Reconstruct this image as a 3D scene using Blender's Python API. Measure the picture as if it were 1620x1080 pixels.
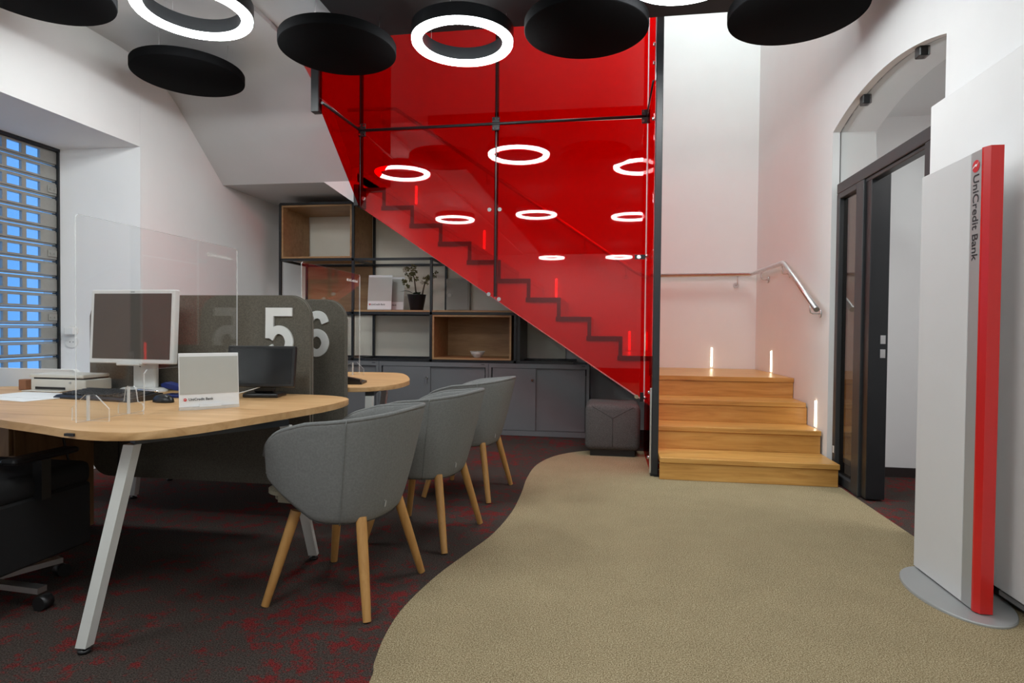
import bpy, bmesh, math, random
from mathutils import Matrix, Vector
random.seed(7)
PI = math.pi
C = bpy.context.scene.collection
for o in list(bpy.data.objects): bpy.data.objects.remove(o)

# ---------------------------------------------------------------- camera, world, exposure
def rot_cam(yaw, pit, rol):
    cy, sy = math.cos(yaw), math.sin(yaw)
    fwd = Vector((-sy, cy, 0)); right = Vector((cy, sy, 0)); up = Vector((0, 0, 1))
    cp, sp = math.cos(pit), math.sin(pit)
    f2 = fwd*cp - up*sp; u2 = up*cp + fwd*sp
    cr, sr = math.cos(rol), math.sin(rol)
    r3 = right*cr + u2*sr; u3 = u2*cr - right*sr
    m = Matrix((r3, u3, -f2)).transposed().to_4x4()
    return m
cam = bpy.data.cameras.new('camera'); camo = bpy.data.objects.new('camera', cam); C.objects.link(camo)
cam.sensor_width = 36; cam.lens = 957.3/1620*36; cam.clip_start = .05
camo.matrix_world = Matrix.Translation((0, 0, 1.09)) @ rot_cam(.155109, .0196565, .00934538)
sc = bpy.context.scene
sc.camera = camo
sc.view_settings.view_transform = 'Standard'; sc.view_settings.look = 'None'
sc.view_settings.gamma = 1; sc.view_settings.use_curve_mapping = False
sc.view_settings.exposure = 0.62
w = bpy.data.worlds.new('dusk'); sc.world = w; w.use_nodes = True
w.node_tree.nodes['Background'].inputs[0].default_value = (.115, .33, .74, 1)
w.node_tree.nodes['Background'].inputs[1].default_value = 1.0
RING = 36.0        # radiance of the ring lamps
STAIRLAMP = 15.5   # radiance of the unseen lamp added above the stairwell
LED = 5.0         # step lights
CORR = 16.0        # corridor lamp

# ---------------------------------------------------------------- materials
def mat(name): 
    m = bpy.data.materials.new(name); m.use_nodes = True
    return m, m.node_tree, m.node_tree.nodes['Principled BSDF']
def N(t, typ, **k):
    n = t.nodes.new(typ)
    for a, b in k.items(): setattr(n, a, b)
    return n
def coords(t, scale=(1, 1, 1)):
    tc = N(t, 'ShaderNodeTexCoord'); mp = N(t, 'ShaderNodeMapping')
    mp.inputs['Scale'].default_value = scale
    t.links.new(tc.outputs['Object'], mp.inputs[0]); return mp.outputs[0]
def ramp(t, stops):
    r = N(t, 'ShaderNodeValToRGB')
    while len(r.color_ramp.elements) < len(stops): r.color_ramp.elements.new(.5)
    for e, (p, c) in zip(r.color_ramp.elements, stops): e.position = p; e.color = (*c, 1)
    return r
def noise(t, vec, scale, detail=4, rough=.6):
    n = N(t, 'ShaderNodeTexNoise'); n.inputs['Scale'].default_value = scale
    n.inputs['Detail'].default_value = detail; n.inputs['Roughness'].default_value = rough
    t.links.new(vec, n.inputs['Vector']); return n
def bump(t, b, src, strength, dist=.002):
    bp = N(t, 'ShaderNodeBump'); bp.inputs['Strength'].default_value = strength; bp.inputs['Distance'].default_value = dist
    t.links.new(src, bp.inputs['Height']); t.links.new(bp.outputs[0], b.inputs['Normal'])
def plain(name, col, rough=.5, metal=0, var=.04, nscale=6, bmp=0, bscale=300, spec=.5):
    m, t, b = mat(name)
    v = coords(t); n = noise(t, v, nscale, 3)
    r = ramp(t, [(.3, tuple(c*(1-var) for c in col)), (.7, tuple(min(1, c*(1+var)) for c in col))])
    t.links.new(n.outputs['Fac'], r.inputs[0]); t.links.new(r.outputs[0], b.inputs['Base Color'])
    b.inputs['Roughness'].default_value = rough; b.inputs['Metallic'].default_value = metal
    b.inputs['Specular IOR Level'].default_value = spec
    if bmp:
        n2 = noise(t, v, bscale, 2); bump(t, b, n2.outputs['Fac'], bmp)
    return m
def wood(name, c1, c2, c3, scale=(1, 1, 1), rough=.45, ns=4):
    m, t, b = mat(name)
    v = coords(t, scale); n = noise(t, v, ns, 8, .62)
    n.inputs['Distortion'].default_value = .6
    r = ramp(t, [(.30, c1), (.5, c2), (.72, c3)])
    t.links.new(n.outputs['Fac'], r.inputs[0]); t.links.new(r.outputs[0], b.inputs['Base Color'])
    b.inputs['Roughness'].default_value = rough
    bump(t, b, n.outputs['Fac'], .12, .001)
    return m
def emit(name, col, s):
    m, t, b = mat(name); t.nodes.remove(b)
    e = N(t, 'ShaderNodeEmission'); e.inputs[0].default_value = (*col, 1); e.inputs[1].default_value = s
    t.links.new(e.outputs[0], t.nodes['Material Output'].inputs[0]); return m
def sheet_glass(name, col, rough=.0, f0=.04, fmax=1.0):
    # straight-through glass sheet: tinted transparency plus a Schlick reflection
    m, t, b = mat(name); t.nodes.remove(b)
    g = N(t, 'ShaderNodeNewGeometry'); d = N(t, 'ShaderNodeVectorMath', operation='DOT_PRODUCT')
    t.links.new(g.outputs['Incoming'], d.inputs[0]); t.links.new(g.outputs['Normal'], d.inputs[1])
    a = N(t, 'ShaderNodeMath', operation='ABSOLUTE'); t.links.new(d.outputs['Value'], a.inputs[0])
    s = N(t, 'ShaderNodeMath', operation='SUBTRACT'); s.inputs[0].default_value = 1; t.links.new(a.outputs[0], s.inputs[1])
    p = N(t, 'ShaderNodeMath', operation='POWER'); t.links.new(s.outputs[0], p.inputs[0]); p.inputs[1].default_value = 5
    mu = N(t, 'ShaderNodeMath', operation='MULTIPLY_ADD'); t.links.new(p.outputs[0], mu.inputs[0])
    mu.inputs[1].default_value = fmax-f0; mu.inputs[2].default_value = f0
    tr = N(t, 'ShaderNodeBsdfTransparent'); tr.inputs[0].default_value = (*col, 1)
    gl = N(t, 'ShaderNodeBsdfGlossy'); gl.inputs['Roughness'].default_value = rough; gl.inputs[0].default_value = (1, 1, 1, 1)
    mx = N(t, 'ShaderNodeMixShader'); t.links.new(mu.outputs[0], mx.inputs[0])
    t.links.new(tr.outputs[0], mx.inputs[1]); t.links.new(gl.outputs[0], mx.inputs[2])
    t.links.new(mx.outputs[0], t.nodes['Material Output'].inputs[0]); return m

M = {}
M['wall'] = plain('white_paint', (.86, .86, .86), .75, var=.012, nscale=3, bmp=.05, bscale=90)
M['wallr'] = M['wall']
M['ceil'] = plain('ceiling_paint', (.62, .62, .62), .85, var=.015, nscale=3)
M['black_ceil'] = plain('black_ceiling_paint', (.012, .012, .013), .8)
M['felt'] = plain('black_felt', (.0045, .0045, .005), .95, var=.15, nscale=40, bmp=.2, spec=.08)
M['black_metal'] = plain('black_metal', (.012, .013, .015), .35, var=.1)
M['anthracite'] = plain('anthracite_metal', (.022, .024, .028), .38, var=.06)
M['grey_frame'] = plain('dark_grey_frame', (.035, .037, .040), .4, var=.06)
M['steel'] = plain('brushed_steel', (.72, .72, .72), .38, 1, var=.05, nscale=30)
M['chrome'] = plain('chrome', (.75, .75, .76), .12, 1, var=.02)
M['white_metal'] = plain('white_metal', (.74, .75, .72), .35, var=.02)
M['white_plastic'] = plain('white_plastic', (.78, .78, .76), .4, var=.02)
M['cream_plastic'] = plain('cream_plastic', (.68, .66, .60), .4, var=.03)
M['black_plastic'] = plain('black_plastic', (.012, .012, .013), .35, var=.1)
M['key_plastic'] = plain('key_plastic', (.028, .028, .030), .45, var=.1)
M['screen_warm'] = plain('switched_off_matt_screen', (.075, .063, .050), .5, var=.03)
M['screen_dark'] = plain('switched_off_dark_screen', (.010, .0115, .013), .2, var=.05)
M['cab'] = plain('grey_cabinet_steel', (.150, .153, .160), .45, var=.03)
M['cab_dark'] = plain('dark_gap', (.008, .008, .008), .8)
M['greybox'] = plain('grey_box_paint', (.40, .40, .36), .5, var=.03)
M['fabric'] = plain('grey_wool', (.20, .203, .198), .9, var=.12, nscale=120, bmp=.25, bscale=700, spec=.2)
M['seat_fabric'] = plain('beige_wool', (.36, .33, .25), .9, var=.1, nscale=160, bmp=.3, bscale=700, spec=.2)
M['screen_felt'] = plain('taupe_screen_felt', (.150, .137, .113), .95, var=.22, nscale=180, bmp=.3, bscale=600, spec=.1)
M['ottoman'] = plain('charcoal_wool', (.10, .094, .092), .95, var=.3, nscale=140, bmp=.4, bscale=500, spec=.1)
M['seam'] = plain('seam_thread', (.03, .028, .028), .9)
M['piping'] = plain('taupe_piping', (.17, .155, .13), .9)
M['num'] = plain('white_acrylic_number', (.90, .91, .89), .35, var=.01)
M['desk'] = wood('oak_laminate', (.50, .275, .110), (.62, .37, .165), (.69, .435, .215), (.5, 6, 6), .4, 3.2)
M['stair'] = wood('oiled_oak_stair', (.46, .21, .050), (.62, .32, .085), (.72, .41, .13), (.7, 9, 9), .32, 2.6)
M['leg'] = wood('beech_leg', (.42, .20, .055), (.53, .275, .085), (.60, .33, .11), (7, 7, .8), .4, 3)
M['shelf'] = wood('oak_shelf', (.27, .14, .055), (.36, .20, .085), (.42, .25, .115), (.8, 6, 6), .5, 3)
M['ped'] = wood('pedestal_wood', (.18, .09, .035), (.26, .135, .055), (.32, .18, .08), (6, 6, .8), .5, 3)
M['paper'] = plain('paper', (.80, .81, .82), .8, var=.01)
M['greypaper'] = plain('grey_insert', (.46, .46, .43), .3, var=.02)
M['ink'] = plain('ink', (.02, .02, .022), .6)
M['logo_red'] = plain('logo_red', (.60, .02, .025), .5)
M['kiosk_white'] = plain('satin_white_panel', (.66, .66, .66), .5, var=.01)
M['kiosk_red'] = plain('red_acrylic', (.62, .018, .016), .25, var=.03)
M['silver'] = plain('silver_paint', (.42, .43, .43), .4, .35, var=.02)
M['blue'] = plain('blue_plastic', (.015, .03, .17), .3)
M['pot'] = plain('black_pot', (.012, .011, .013), .35)
M['soil'] = plain('dark_soil', (.02, .016, .012), 1, var=.4, nscale=90)
M['stem'] = plain('brown_stem', (.075, .05, .03), .8, var=.3, nscale=60)
M['leaf'] = plain('dark_green_leaf', (.02, .035, .012), .4, var=.3, nscale=30)
M['bud'] = plain('dry_olive_bud', (.17, .15, .06), .8, var=.4, nscale=60)
M['petal'] = plain('pale_petal', (.55, .47, .37), .8, var=.15, nscale=60)
M['bowl'] = plain('grey_ceramic', (.55, .56, .52), .35, var=.04)
M['cream'] = plain('brightening_cream', (.90, .86, .75), .7, var=.01)
M['trim_brown'] = plain('brown_step_edge', (.13, .06, .03), .5)
M['brownblock'] = plain('brown_cork', (.30, .14, .075), .7, var=.1)
M['base_dark'] = plain('dark_skirting', (.018, .010, .009), .6)
M['shutter'] = plain('shutter_aluminium', (.33, .335, .31), .42, .3, var=.06, nscale=14)
M['chairblack'] = plain('black_office_fabric', (.008, .008, .009), .8)
M['ring_on'] = emit('ring_diffuser', (.95, 1, 1), RING)
M['stair_lamp'] = emit('added_stair_lamp_diffuser', (.86, 1, .99), STAIRLAMP)
M['corr_lamp'] = emit('corridor_lamp_diffuser', (1, 1, 1), CORR)
M['led'] = emit('warm_led', (1, .84, .60), LED)
M['red_glass'] = sheet_glass('red_laminated_glass', (.86, .0012, .010), .018, .055)
M['red_side'] = sheet_glass('red_laminated_glass_side', (.86, .0012, .010), .03, .03, .16)
M['acrylic'] = sheet_glass('clear_acrylic', (.975, .98, .98), .0, .026)
M['clear'] = sheet_glass('clear_glass', (.95, .96, .955), .0, .045)
M['bronze_glass'] = sheet_glass('bronze_tinted_glass', (.42, .38, .34), .0, .07)
M['shutter_pane'] = sheet_glass('shutter_polycarbonate', (.93, .96, 1.0), .12, .04)
m, t, b = mat('painted_acrylic_edge_glow'); b.inputs['Base Color'].default_value = (.86, .88, .88, 1); b.inputs['Roughness'].default_value = .15
b.inputs['Alpha'].default_value = .55; M['acr_edge'] = m  # whitish colour stands in for light glowing in the acrylic edges
m, t, b = mat('painted_lit_glass_edge'); b.inputs['Base Color'].default_value = (.85, .70, .66, 1); b.inputs['Roughness'].default_value = .2; M['gl_edge'] = m  # pale colour stands in for light caught in the red glass edge
# dark red mottled carpet
def mulmix(t, a, b2, fac=1.0, bt='MULTIPLY'):
    mx = N(t, 'ShaderNodeMix', data_type='RGBA', blend_type=bt); mx.inputs[0].default_value = fac
    t.links.new(a, mx.inputs[6]); t.links.new(b2, mx.inputs[7]); return mx.outputs[2]
m, t, b = mat('dark_red_carpet'); v = coords(t)
n1 = noise(t, v, 13, 12, .82); n0 = noise(t, v, 1.6, 2, .5)
ad = N(t, 'ShaderNodeMath', operation='MULTIPLY_ADD'); t.links.new(n0.outputs['Fac'], ad.inputs[0]); ad.inputs[1].default_value = .35; t.links.new(n1.outputs['Fac'], ad.inputs[2])
r1 = ramp(t, [(.67, (.060, .048, .042)), (.705, (.070, .042, .037)), (.745, (.15, .022, .022))]); t.links.new(ad.outputs[0], r1.inputs[0])
n2 = noise(t, v, 200, 2, .5)
r2 = ramp(t, [(.35, (.45, .45, .45)), (.65, (1.5, 1.5, 1.5))]); t.links.new(n2.outputs['Fac'], r2.inputs[0])
t.links.new(mulmix(t, r1.outputs[0], r2.outputs[0]), b.inputs['Base Color'])
b.inputs['Roughness'].default_value = 1; b.inputs['Specular IOR Level'].default_value = .05; bump(t, b, n2.outputs['Fac'], .4, .003); M['carpet_red'] = m
m, t, b = mat('beige_carpet'); v = coords(t)
n1 = noise(t, v, 230, 3, .6); n2 = noise(t, v, 5, 3, .5)
r1 = ramp(t, [(.34, (.13, .095, .048)), (.5, (.305, .243, .142)), (.66, (.53, .45, .30))]); t.links.new(n1.outputs['Fac'], r1.inputs[0])
r2 = ramp(t, [(.3, (.95, .95, .95)), (.7, (1.04, 1.04, 1.04))]); t.links.new(n2.outputs['Fac'], r2.inputs[0])
t.links.new(mulmix(t, r1.outputs[0], r2.outputs[0]), b.inputs['Base Color'])
b.inputs['Roughness'].default_value = 1; b.inputs['Specular IOR Level'].default_value = .05; bump(t, b, n1.outputs['Fac'], .1, .002); M['carpet_beige'] = m

# ---------------------------------------------------------------- mesh helpers
def BM(): return bmesh.new()
def quad(bm, *pts):
    return bm.faces.new([bm.verts.new(p) for p in pts])
def box(bm, x0, x1, y0, y1, z0, z1, bev=0, seg=2, mi=0):
    vs = [bm.verts.new((x, y, z)) for x in (x0, x1) for y in (y0, y1) for z in (z0, z1)]
    fs = [bm.faces.new([vs[i] for i in f]) for f in ((0, 1, 3, 2), (4, 6, 7, 5), (0, 4, 5, 1), (2, 3, 7, 6), (0, 2, 6, 4), (1, 5, 7, 3))]
    for f in fs: f.material_index = mi
    if bev:
        es = list({e for f in fs for e in f.edges})
        bmesh.ops.bevel(bm, geom=es, offset=bev, segments=seg, profile=.5, affect='EDGES')
    return bm
def prism(bm, pts, axis, a, b2, mi=0, side_mi=None):
    # polygon pts (2D) extruded along axis 0/1/2 from a to b2
    def p3(p, h):
        if axis == 0: return (h, p[0], p[1])
        if axis == 1: return (p[0], h, p[1])
        return (p[0], p[1], h)
    lo = [bm.verts.new(p3(p, a)) for p in pts]; hi = [bm.verts.new(p3(p, b2)) for p in pts]
    f = bm.faces.new(lo); f.material_index = mi; f = bm.faces.new(hi[::-1]); f.material_index = mi
    n = len(pts)
    for i in range(n):
        f = bm.faces.new([lo[i], hi[i], hi[(i+1) % n], lo[(i+1) % n]]); f.material_index = mi if side_mi is None else side_mi
    return bm
def tube(bm, pts, r, seg=10, cap=True):
    pts = [Vector(p) for p in pts]; rs = r if isinstance(r, (list, tuple)) else [r]*len(pts)
    rings = []
    prev = None
    for i, p in enumerate(pts):
        d = (pts[min(i+1, len(pts)-1)] - pts[max(i-1, 0)]).normalized()
        if prev is None:
            a = d.orthogonal().normalized()
        else:
            a = (prev - d*prev.dot(d)).normalized()
        prev = a; b2 = d.cross(a)
        rings.append([bm.verts.new(p + (a*math.cos(k*2*PI/seg) + b2*math.sin(k*2*PI/seg))*rs[i]) for k in range(seg)])
    for i in range(len(rings)-1):
        for k in range(seg):
            f = bm.faces.new([rings[i][k], rings[i][(k+1) % seg], rings[i+1][(k+1) % seg], rings[i+1][k]]); f.smooth = True
    if cap:
        bm.faces.new(rings[0][::-1]); bm.faces.new(rings[-1])
    return bm
def bar(bm, p, q, wx, wy, up=(0, 0, 1)):
    # square bar between two points
    p, q = Vector(p), Vector(q); d = (q-p).normalized(); u = Vector(up)
    if abs(d.dot(u)) > .95: u = Vector((0, 1, 0))
    s = d.cross(u).normalized(); u = s.cross(d)
    a = [bm.verts.new(p + s*wx/2*i + u*wy/2*j) for i, j in ((-1, -1), (1, -1), (1, 1), (-1, 1))]
    b2 = [bm.verts.new(q + s*wx/2*i + u*wy/2*j) for i, j in ((-1, -1), (1, -1), (1, 1), (-1, 1))]
    bm.faces.new(a[::-1]); bm.faces.new(b2)
    for k in range(4): bm.faces.new([a[k], a[(k+1) % 4], b2[(k+1) % 4], b2[k]])
    return bm
def lathe(bm, prof, c=(0, 0, 0), seg=32, mi=0):
    rings = []
    for r, z in prof:
        if r < 1e-6: rings.append([bm.verts.new((c[0], c[1], c[2]+z))])
        else: rings.append([bm.verts.new((c[0]+r*math.cos(2*PI*k/seg), c[1]+r*math.sin(2*PI*k/seg), c[2]+z)) for k in range(seg)])
    for i in range(len(rings)-1):
        a, b2 = rings[i], rings[i+1]
        for k in range(seg):
            k2 = (k+1) % seg
            vs = [a[0] if len(a) == 1 else a[k]]
            if len(a) > 1: vs.append(a[k2])
            if len(b2) > 1: vs += [b2[k2], b2[k]]
            else: vs.append(b2[0])
            f = bm.faces.new(vs); f.smooth = True; f.material_index = mi
    return bm
def disc_cyl(bm, c, axis, r, h, seg=16):
    # short cylinder (button) starting at c along unit axis
    c = Vector(c); a = Vector(axis).normalized()
    tube(bm, [c, c + a*h], r, seg); return bm
def chaikin(p, it=1):
    for _ in range(it):
        q = []
        for i in range(len(p)):
            a, b2 = p[i], p[(i+1) % len(p)]
            q += [(a[0]*.75+b2[0]*.25, a[1]*.75+b2[1]*.25), (a[0]*.25+b2[0]*.75, a[1]*.25+b2[1]*.75)]
        p = q
    return p
def rrect(x0, x1, z0, z1, r, n=6, corners=(1, 1, 1, 1)):
    out = []
    for (cx, cz, a0, k) in ((x1-r, z1-r, 0, 0), (x0+r, z1-r, 90, 1), (x0+r, z0+r, 180, 2), (x1-r, z0+r, 270, 3)):
        if corners[k]:
            for i in range(n+1):
                a = math.radians(a0+90*i/n); out.append((cx+r*math.cos(a), cz+r*math.sin(a)))
        else:
            out.append(((x1, z1), (x0, z1), (x0, z0), (x1, z0))[k])
    return out
def obj(name, bm, mats, parent=None, smooth=False, local=False, auto=None):
    if parent is not None and not local:
        bm.transform(world(parent).inverted())
    bmesh.ops.recalc_face_normals(bm, faces=bm.faces)
    if smooth:
        for f in bm.faces: f.smooth = True
    if auto:
        ang = math.radians(auto)
        for f in bm.faces: f.smooth = True
        for e in bm.edges:
            if len(e.link_faces) == 2 and e.calc_face_angle(0) > ang: e.smooth = False
    me = bpy.data.meshes.new(name); bm.to_mesh(me); bm.free()
    for m_ in (mats if isinstance(mats, list) else [mats]): me.materials.append(m_)
    o = bpy.data.objects.new(name, me); C.objects.link(o)
    if parent is not None: o.parent = parent
    return o
def world(o):
    mm = o.matrix_basis.copy()
    while o.parent: o = o.parent; mm = o.matrix_basis @ mm
    return mm
def tag(o, label, cat, group=None):
    o['label'] = label; o['category'] = cat
    if group: o['group'] = group
    return o
def thing(name, label, cat, loc=(0, 0, 0), rz=0, group=None):
    o = bpy.data.objects.new(name, None); C.objects.link(o); o.empty_display_size = .1
    o.location = loc; o.rotation_euler = (0, 0, rz)
    return tag(o, label, cat, group)
def struct(name, bm, m_, parent=None, **k):
    o = obj(name, bm, m_, parent, **k)
    if parent is None: o['kind'] = 'structure'
    return o
def copy_tree(o, loc, rz, label=None, suffix_parent=None):
    r = o.copy(); C.objects.link(r); r.location = loc; r.rotation_euler = (0, 0, rz)
    if label: r['label'] = label
    for ch in o.children:
        c = ch.copy(); C.objects.link(c); c.parent = r
        for g in ch.children:
            d = g.copy(); C.objects.link(d); d.parent = c
    return r
def text(name, s, size, mw, m_, parent, extrude=.0005, offset=0, sx=1):
    cu = bpy.data.curves.new('t', 'FONT'); cu.body = s; cu.size = size; cu.extrude = extrude; cu.offset = offset
    to = bpy.data.objects.new('t', cu); C.objects.link(to)
    dg = bpy.context.evaluated_depsgraph_get(); me = bpy.data.meshes.new_from_object(to.evaluated_get(dg))
    bpy.data.objects.remove(to); bpy.data.curves.remove(cu)
    mm = mw @ Matrix.Diagonal((sx, 1, 1, 1))
    if parent is not None: mm = world(parent).inverted() @ mm
    me.transform(mm); me.name = name; me.materials.clear(); me.materials.append(m_)
    o = bpy.data.objects.new(name, me); C.objects.link(o); o.parent = parent; return o
def frame(origin, xdir, ydir):
    x = Vector(xdir).normalized(); y = Vector(ydir).normalized(); z = x.cross(y)
    m_ = Matrix((x, y, z)).transposed().to_4x4(); m_.translation = Vector(origin); return m_
def emblem(parent, mw, r, red, white, name='logo'):
    # red disc with a white slanted swoosh
    bm = BM(); n = 24
    vs = [bm.verts.new((r*math.cos(2*PI*k/n), r*math.sin(2*PI*k/n), .0004)) for k in range(n)]; bm.faces.new(vs)
    bm.transform(mw); o = obj(name, bm, red, parent)
    bm = BM()
    pts = [(-.95, -.35), (-.2, .05), (.1, -.1), (.95, .75), (.3, .25), (.0, .38), (-.75, -.02)]
    bm.faces.new([bm.verts.new((x*r, y*r, .0009)) for x, y in pts]); bm.transform(mw)
    obj('logo_swoosh', bm, white, parent)

# ================================================================ SETTING
XL, YB, CZ = -3.85, 6.78, 3.31       # left wall, back wall, ceiling
XR = 1.64                            # right wall
YO = 4.43                            # edge of the ceiling at the stairwell opening
bm = BM(); box(bm, -4.6, 4.2, -7.2, 7.0, -.1, 0); struct('floor', bm, M['carpet_red'])
# beige carpet inlay with its S-shaped edge
curve = [(-.60, -2.0), (-.62, .6), (-.66, 1.3), (-.707, 1.751), (-.733, 1.854), (-.763, 2.035), (-.769, 2.257), (-.728, 2.56), (-.655, 2.857), (-.585, 3.147), (-.546, 3.551),
         (-.548, 3.977), (-.565, 4.40), (-.541, 4.844), (-.417, 5.22), (-.183, 5.47), (.10, 5.55), (.36, 5.56)]
fine = []
for i in range(len(curve)-1):
    p0, p1, p2, p3 = curve[max(i-1, 0)], curve[i], curve[i+1], curve[min(i+2, len(curve)-1)]
    for k in range(5):
        u = k/5
        fine.append(tuple(.5*(2*p1[j]+(p2[j]-p0[j])*u+(2*p0[j]-5*p1[j]+4*p2[j]-p3[j])*u*u+(3*p1[j]-p0[j]-3*p2[j]+p3[j])*u**3) for j in (0, 1)))
pts = fine + [(.36, 5.56), (.36, 4.6), (1.62, 4.6), (1.637, 4.52), (1.637, -2.0)]
bm = BM(); prism(bm, pts, 2, -.002, .004); o = obj('inlaid_carpet', bm, M['carpet_beige'])
tag(o, 'beige speckled carpet with a wavy edge running from the foreground to the wooden steps', 'carpet')

# left wall with deep window opening
SX = -4.43                            # plane of the roller shutter
WY0, WY1, WZ0, WZ1 = 1.9, 4.52, .48, 2.58
bm = BM()
box(bm, XL-.7, XL, -7.2, WY0, 0, CZ+.3); box(bm, XL-.7, XL, WY0, WY1, 0, WZ0); box(bm, XL-.7, XL, WY1+.001, 7.0, 0, 3.31)
prism(bm, [(XL, WZ1), (XL-.58, WZ1-.07), (XL-.7, WZ1-.07), (XL-.7, CZ+.3), (XL, CZ+.3)], 1, WY0, WY1)
prism(bm, [(XL, WY1), (XL-.58, WY1-.22), (XL-.7, WY1-.22), (XL-.7, WY1+.002), (XL, WY1+.002)], 2, WZ0, WZ1)
wl = struct('wall_left', bm, M['wall'])
bm = BM(); box(bm, XL-.7, XL, 4.43, 7.0, 3.31, 6.2); struct('wall_left_upper', bm, M['wall']).name = 'wall_left'
bm = BM(); box(bm, -4.6, 4.2, YB, YB+.2, 0, 6.2); struct('wall_back', bm, M['wall'])
bm = BM(); box(bm, -4.6, 4.2, -7.2, -7.0, 0, CZ+.3); struct('wall_front', bm, M['wall'])

# right wall with the arched opening
AY0, AY1, AZS, AZT = 3.31, 4.83, 2.572, 2.70
def arch(n=20):
    out = []
    hc = (AY1-AY0)/2; rise = AZT-AZS; R = (hc*hc+rise*rise)/(2*rise); cz = AZT-R; cy = (AY0+AY1)/2
    a0 = math.asin(hc/R)
    for i in range(n+1):
        a = -a0+2*a0*i/n; out.append((cy+R*math.sin(a), cz+R*math.cos(a)))
    return out
AR = arch()
bm = BM()
WT = .30
box(bm, XR, XR+WT, -7.2, AY0, 0, CZ+.3)
prism(bm, AR + [(AY1, CZ+.3), (AY0, CZ+.3)], 0, XR, XR+WT)
# beyond the arch the wall runs on along the steps, very slightly splayed
prism(bm, [(XR, AY1), (1.57, YB), (XR+WT, YB), (XR+WT, AY1)], 2, 0, CZ+.3)
struct('wall_right', bm, M['wall'])
bm = BM(); prism(bm, [(XR, YO), (XR, AY1), (1.57, YB), (XR+WT, YB), (XR+WT, YO)], 2, CZ+.3, 6.2); struct('wall_right', bm, M['wall'])
# corridor behind the door
bm = BM(); box(bm, 3.6, 3.7, 1.0, 5.2, 0, 3.0); struct('wall_corridor_right', bm, M['wall'])
bm = BM(); box(bm, XR+WT, 3.7, 4.98, 5.1, 0, 3.0); struct('wall_corridor_back', bm, M['wall'])
bm = BM(); box(bm, XR+WT, 3.7, .9, 1.0, 0, 3.0); struct('wall_corridor_front', bm, M['wall'])
bm = BM(); box(bm, XR+WT, 3.7, .9, 5.1, 2.72, 2.8); struct('ceiling_corridor', bm, M['ceil'])
bm = BM(); box(bm, XR+WT+.005, 3.6, 4.962, 4.98, 0, .07); struct('baseboard_corridor', bm, M['base_dark'])

# ceilings
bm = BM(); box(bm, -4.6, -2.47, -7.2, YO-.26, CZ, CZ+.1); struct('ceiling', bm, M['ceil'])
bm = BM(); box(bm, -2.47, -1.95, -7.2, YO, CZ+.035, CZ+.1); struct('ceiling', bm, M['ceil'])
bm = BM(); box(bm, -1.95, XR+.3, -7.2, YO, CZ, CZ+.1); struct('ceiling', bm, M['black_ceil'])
bm = BM(); box(bm, -2.45, XR+.3, YO-.25, YO-.01, CZ+.1, 6.2); struct('wall_upper_front', bm, M['wall'])
bm = BM(); box(bm, -4.6, 4.2, YO-.4, 7.0, 6.2, 6.3); struct('ceiling', bm, M['ceil'])

# underside and cheek of the flight that climbs back over the room (solid mass), with the half landing
SY = 5.62
bm = BM()
cove = [(5.02*(1-u)**2+2*4.69*u*(1-u)+4.25*u*u, 3.03*(1-u)**2+2*CZ*u*(1-u)+CZ*u*u) for u in [k/14 for k in range(15)]]
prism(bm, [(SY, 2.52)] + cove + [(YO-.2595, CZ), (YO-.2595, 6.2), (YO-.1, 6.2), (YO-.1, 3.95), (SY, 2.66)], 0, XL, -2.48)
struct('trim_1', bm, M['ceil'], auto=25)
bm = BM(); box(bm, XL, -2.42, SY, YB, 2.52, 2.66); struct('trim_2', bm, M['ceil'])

# ================================================================ ROLLER SHUTTER
sh = thing('roller_shutter', 'grey aluminium roller shutter with rows of small clear panes in the window', 'shutter', (SX, 3.2, WZ0))
PITCH, SH = .128, .118
ys = [1.965+.152*k for k in range(15)]          # pane centres
pw, ph = .116, .070
yend = WY1-.225
def slat_bm():
    bm = BM()
    z0, z1 = 0, SH; a, b2 = .026, .026+ph
    for (za, zb, xo) in ((0, .010, -.010), (.012, a, 0), (b2, z1-.012, 0), (z1-.010, z1, -.008)):
        box(bm, SX-.012+xo, SX+.012+xo, WY0+.005, yend, za, zb)
    e = WY0+.005
    for y in ys + [None]:
        y2 = yend if y is None else y-pw/2
        box(bm, SX-.012, SX+.012, e, y2, a, b2)
        if y is not None: e = y+pw/2
    return bm
slat0 = None; zk = WZ0-.0; k = 0
pane_bm = BM(); box(pane_bm, SX-.004, SX-.001, -pw/2, pw/2, .026, .026+ph)
pane_me = None; slat_me = None; lock_me = None
z = WZ1-.075-SH-.01
while z > WZ0-.02:
    if slat_me is None:
        s = obj('slat', slat_bm(), M['shutter'], None); slat_me = s.data
    else:
        s = bpy.data.objects.new('slat', slat_me); C.objects.link(s)
    s.parent = sh; s.location = (-SX, -3.2, z-WZ0)
    for y in ys:
        if pane_me is None:
            p = obj('pane', pane_bm, M['shutter_pane']); pane_me = p.data
        else:
            p = bpy.data.objects.new('pane', pane_me); C.objects.link(p)
        p.parent = s; p.location = (0, y, 0)
    if k % 4 == 2:
        bm2 = BM(); box(bm2, SX+.012, SX+.020, yend-.082, yend-.005, .030, .085, .003, 1)
        box(bm2, SX+.020, SX+.024, yend-.07, yend-.055, .05, .062); box(bm2, SX+.020, SX+.024, yend-.035, yend-.02, .05, .062)
        p = obj('end_lock', bm2, M['shutter']); p.parent = s
    z -= PITCH; k += 1
for ga, gb in ((yend-.003, yend+.012), (WY0, WY0+.012)):
    bm = BM(); box(bm, SX-.03, SX+.03, ga, gb, WZ0, WZ1-.05); obj('guide_rail', bm, M['black_metal'], sh)
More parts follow.
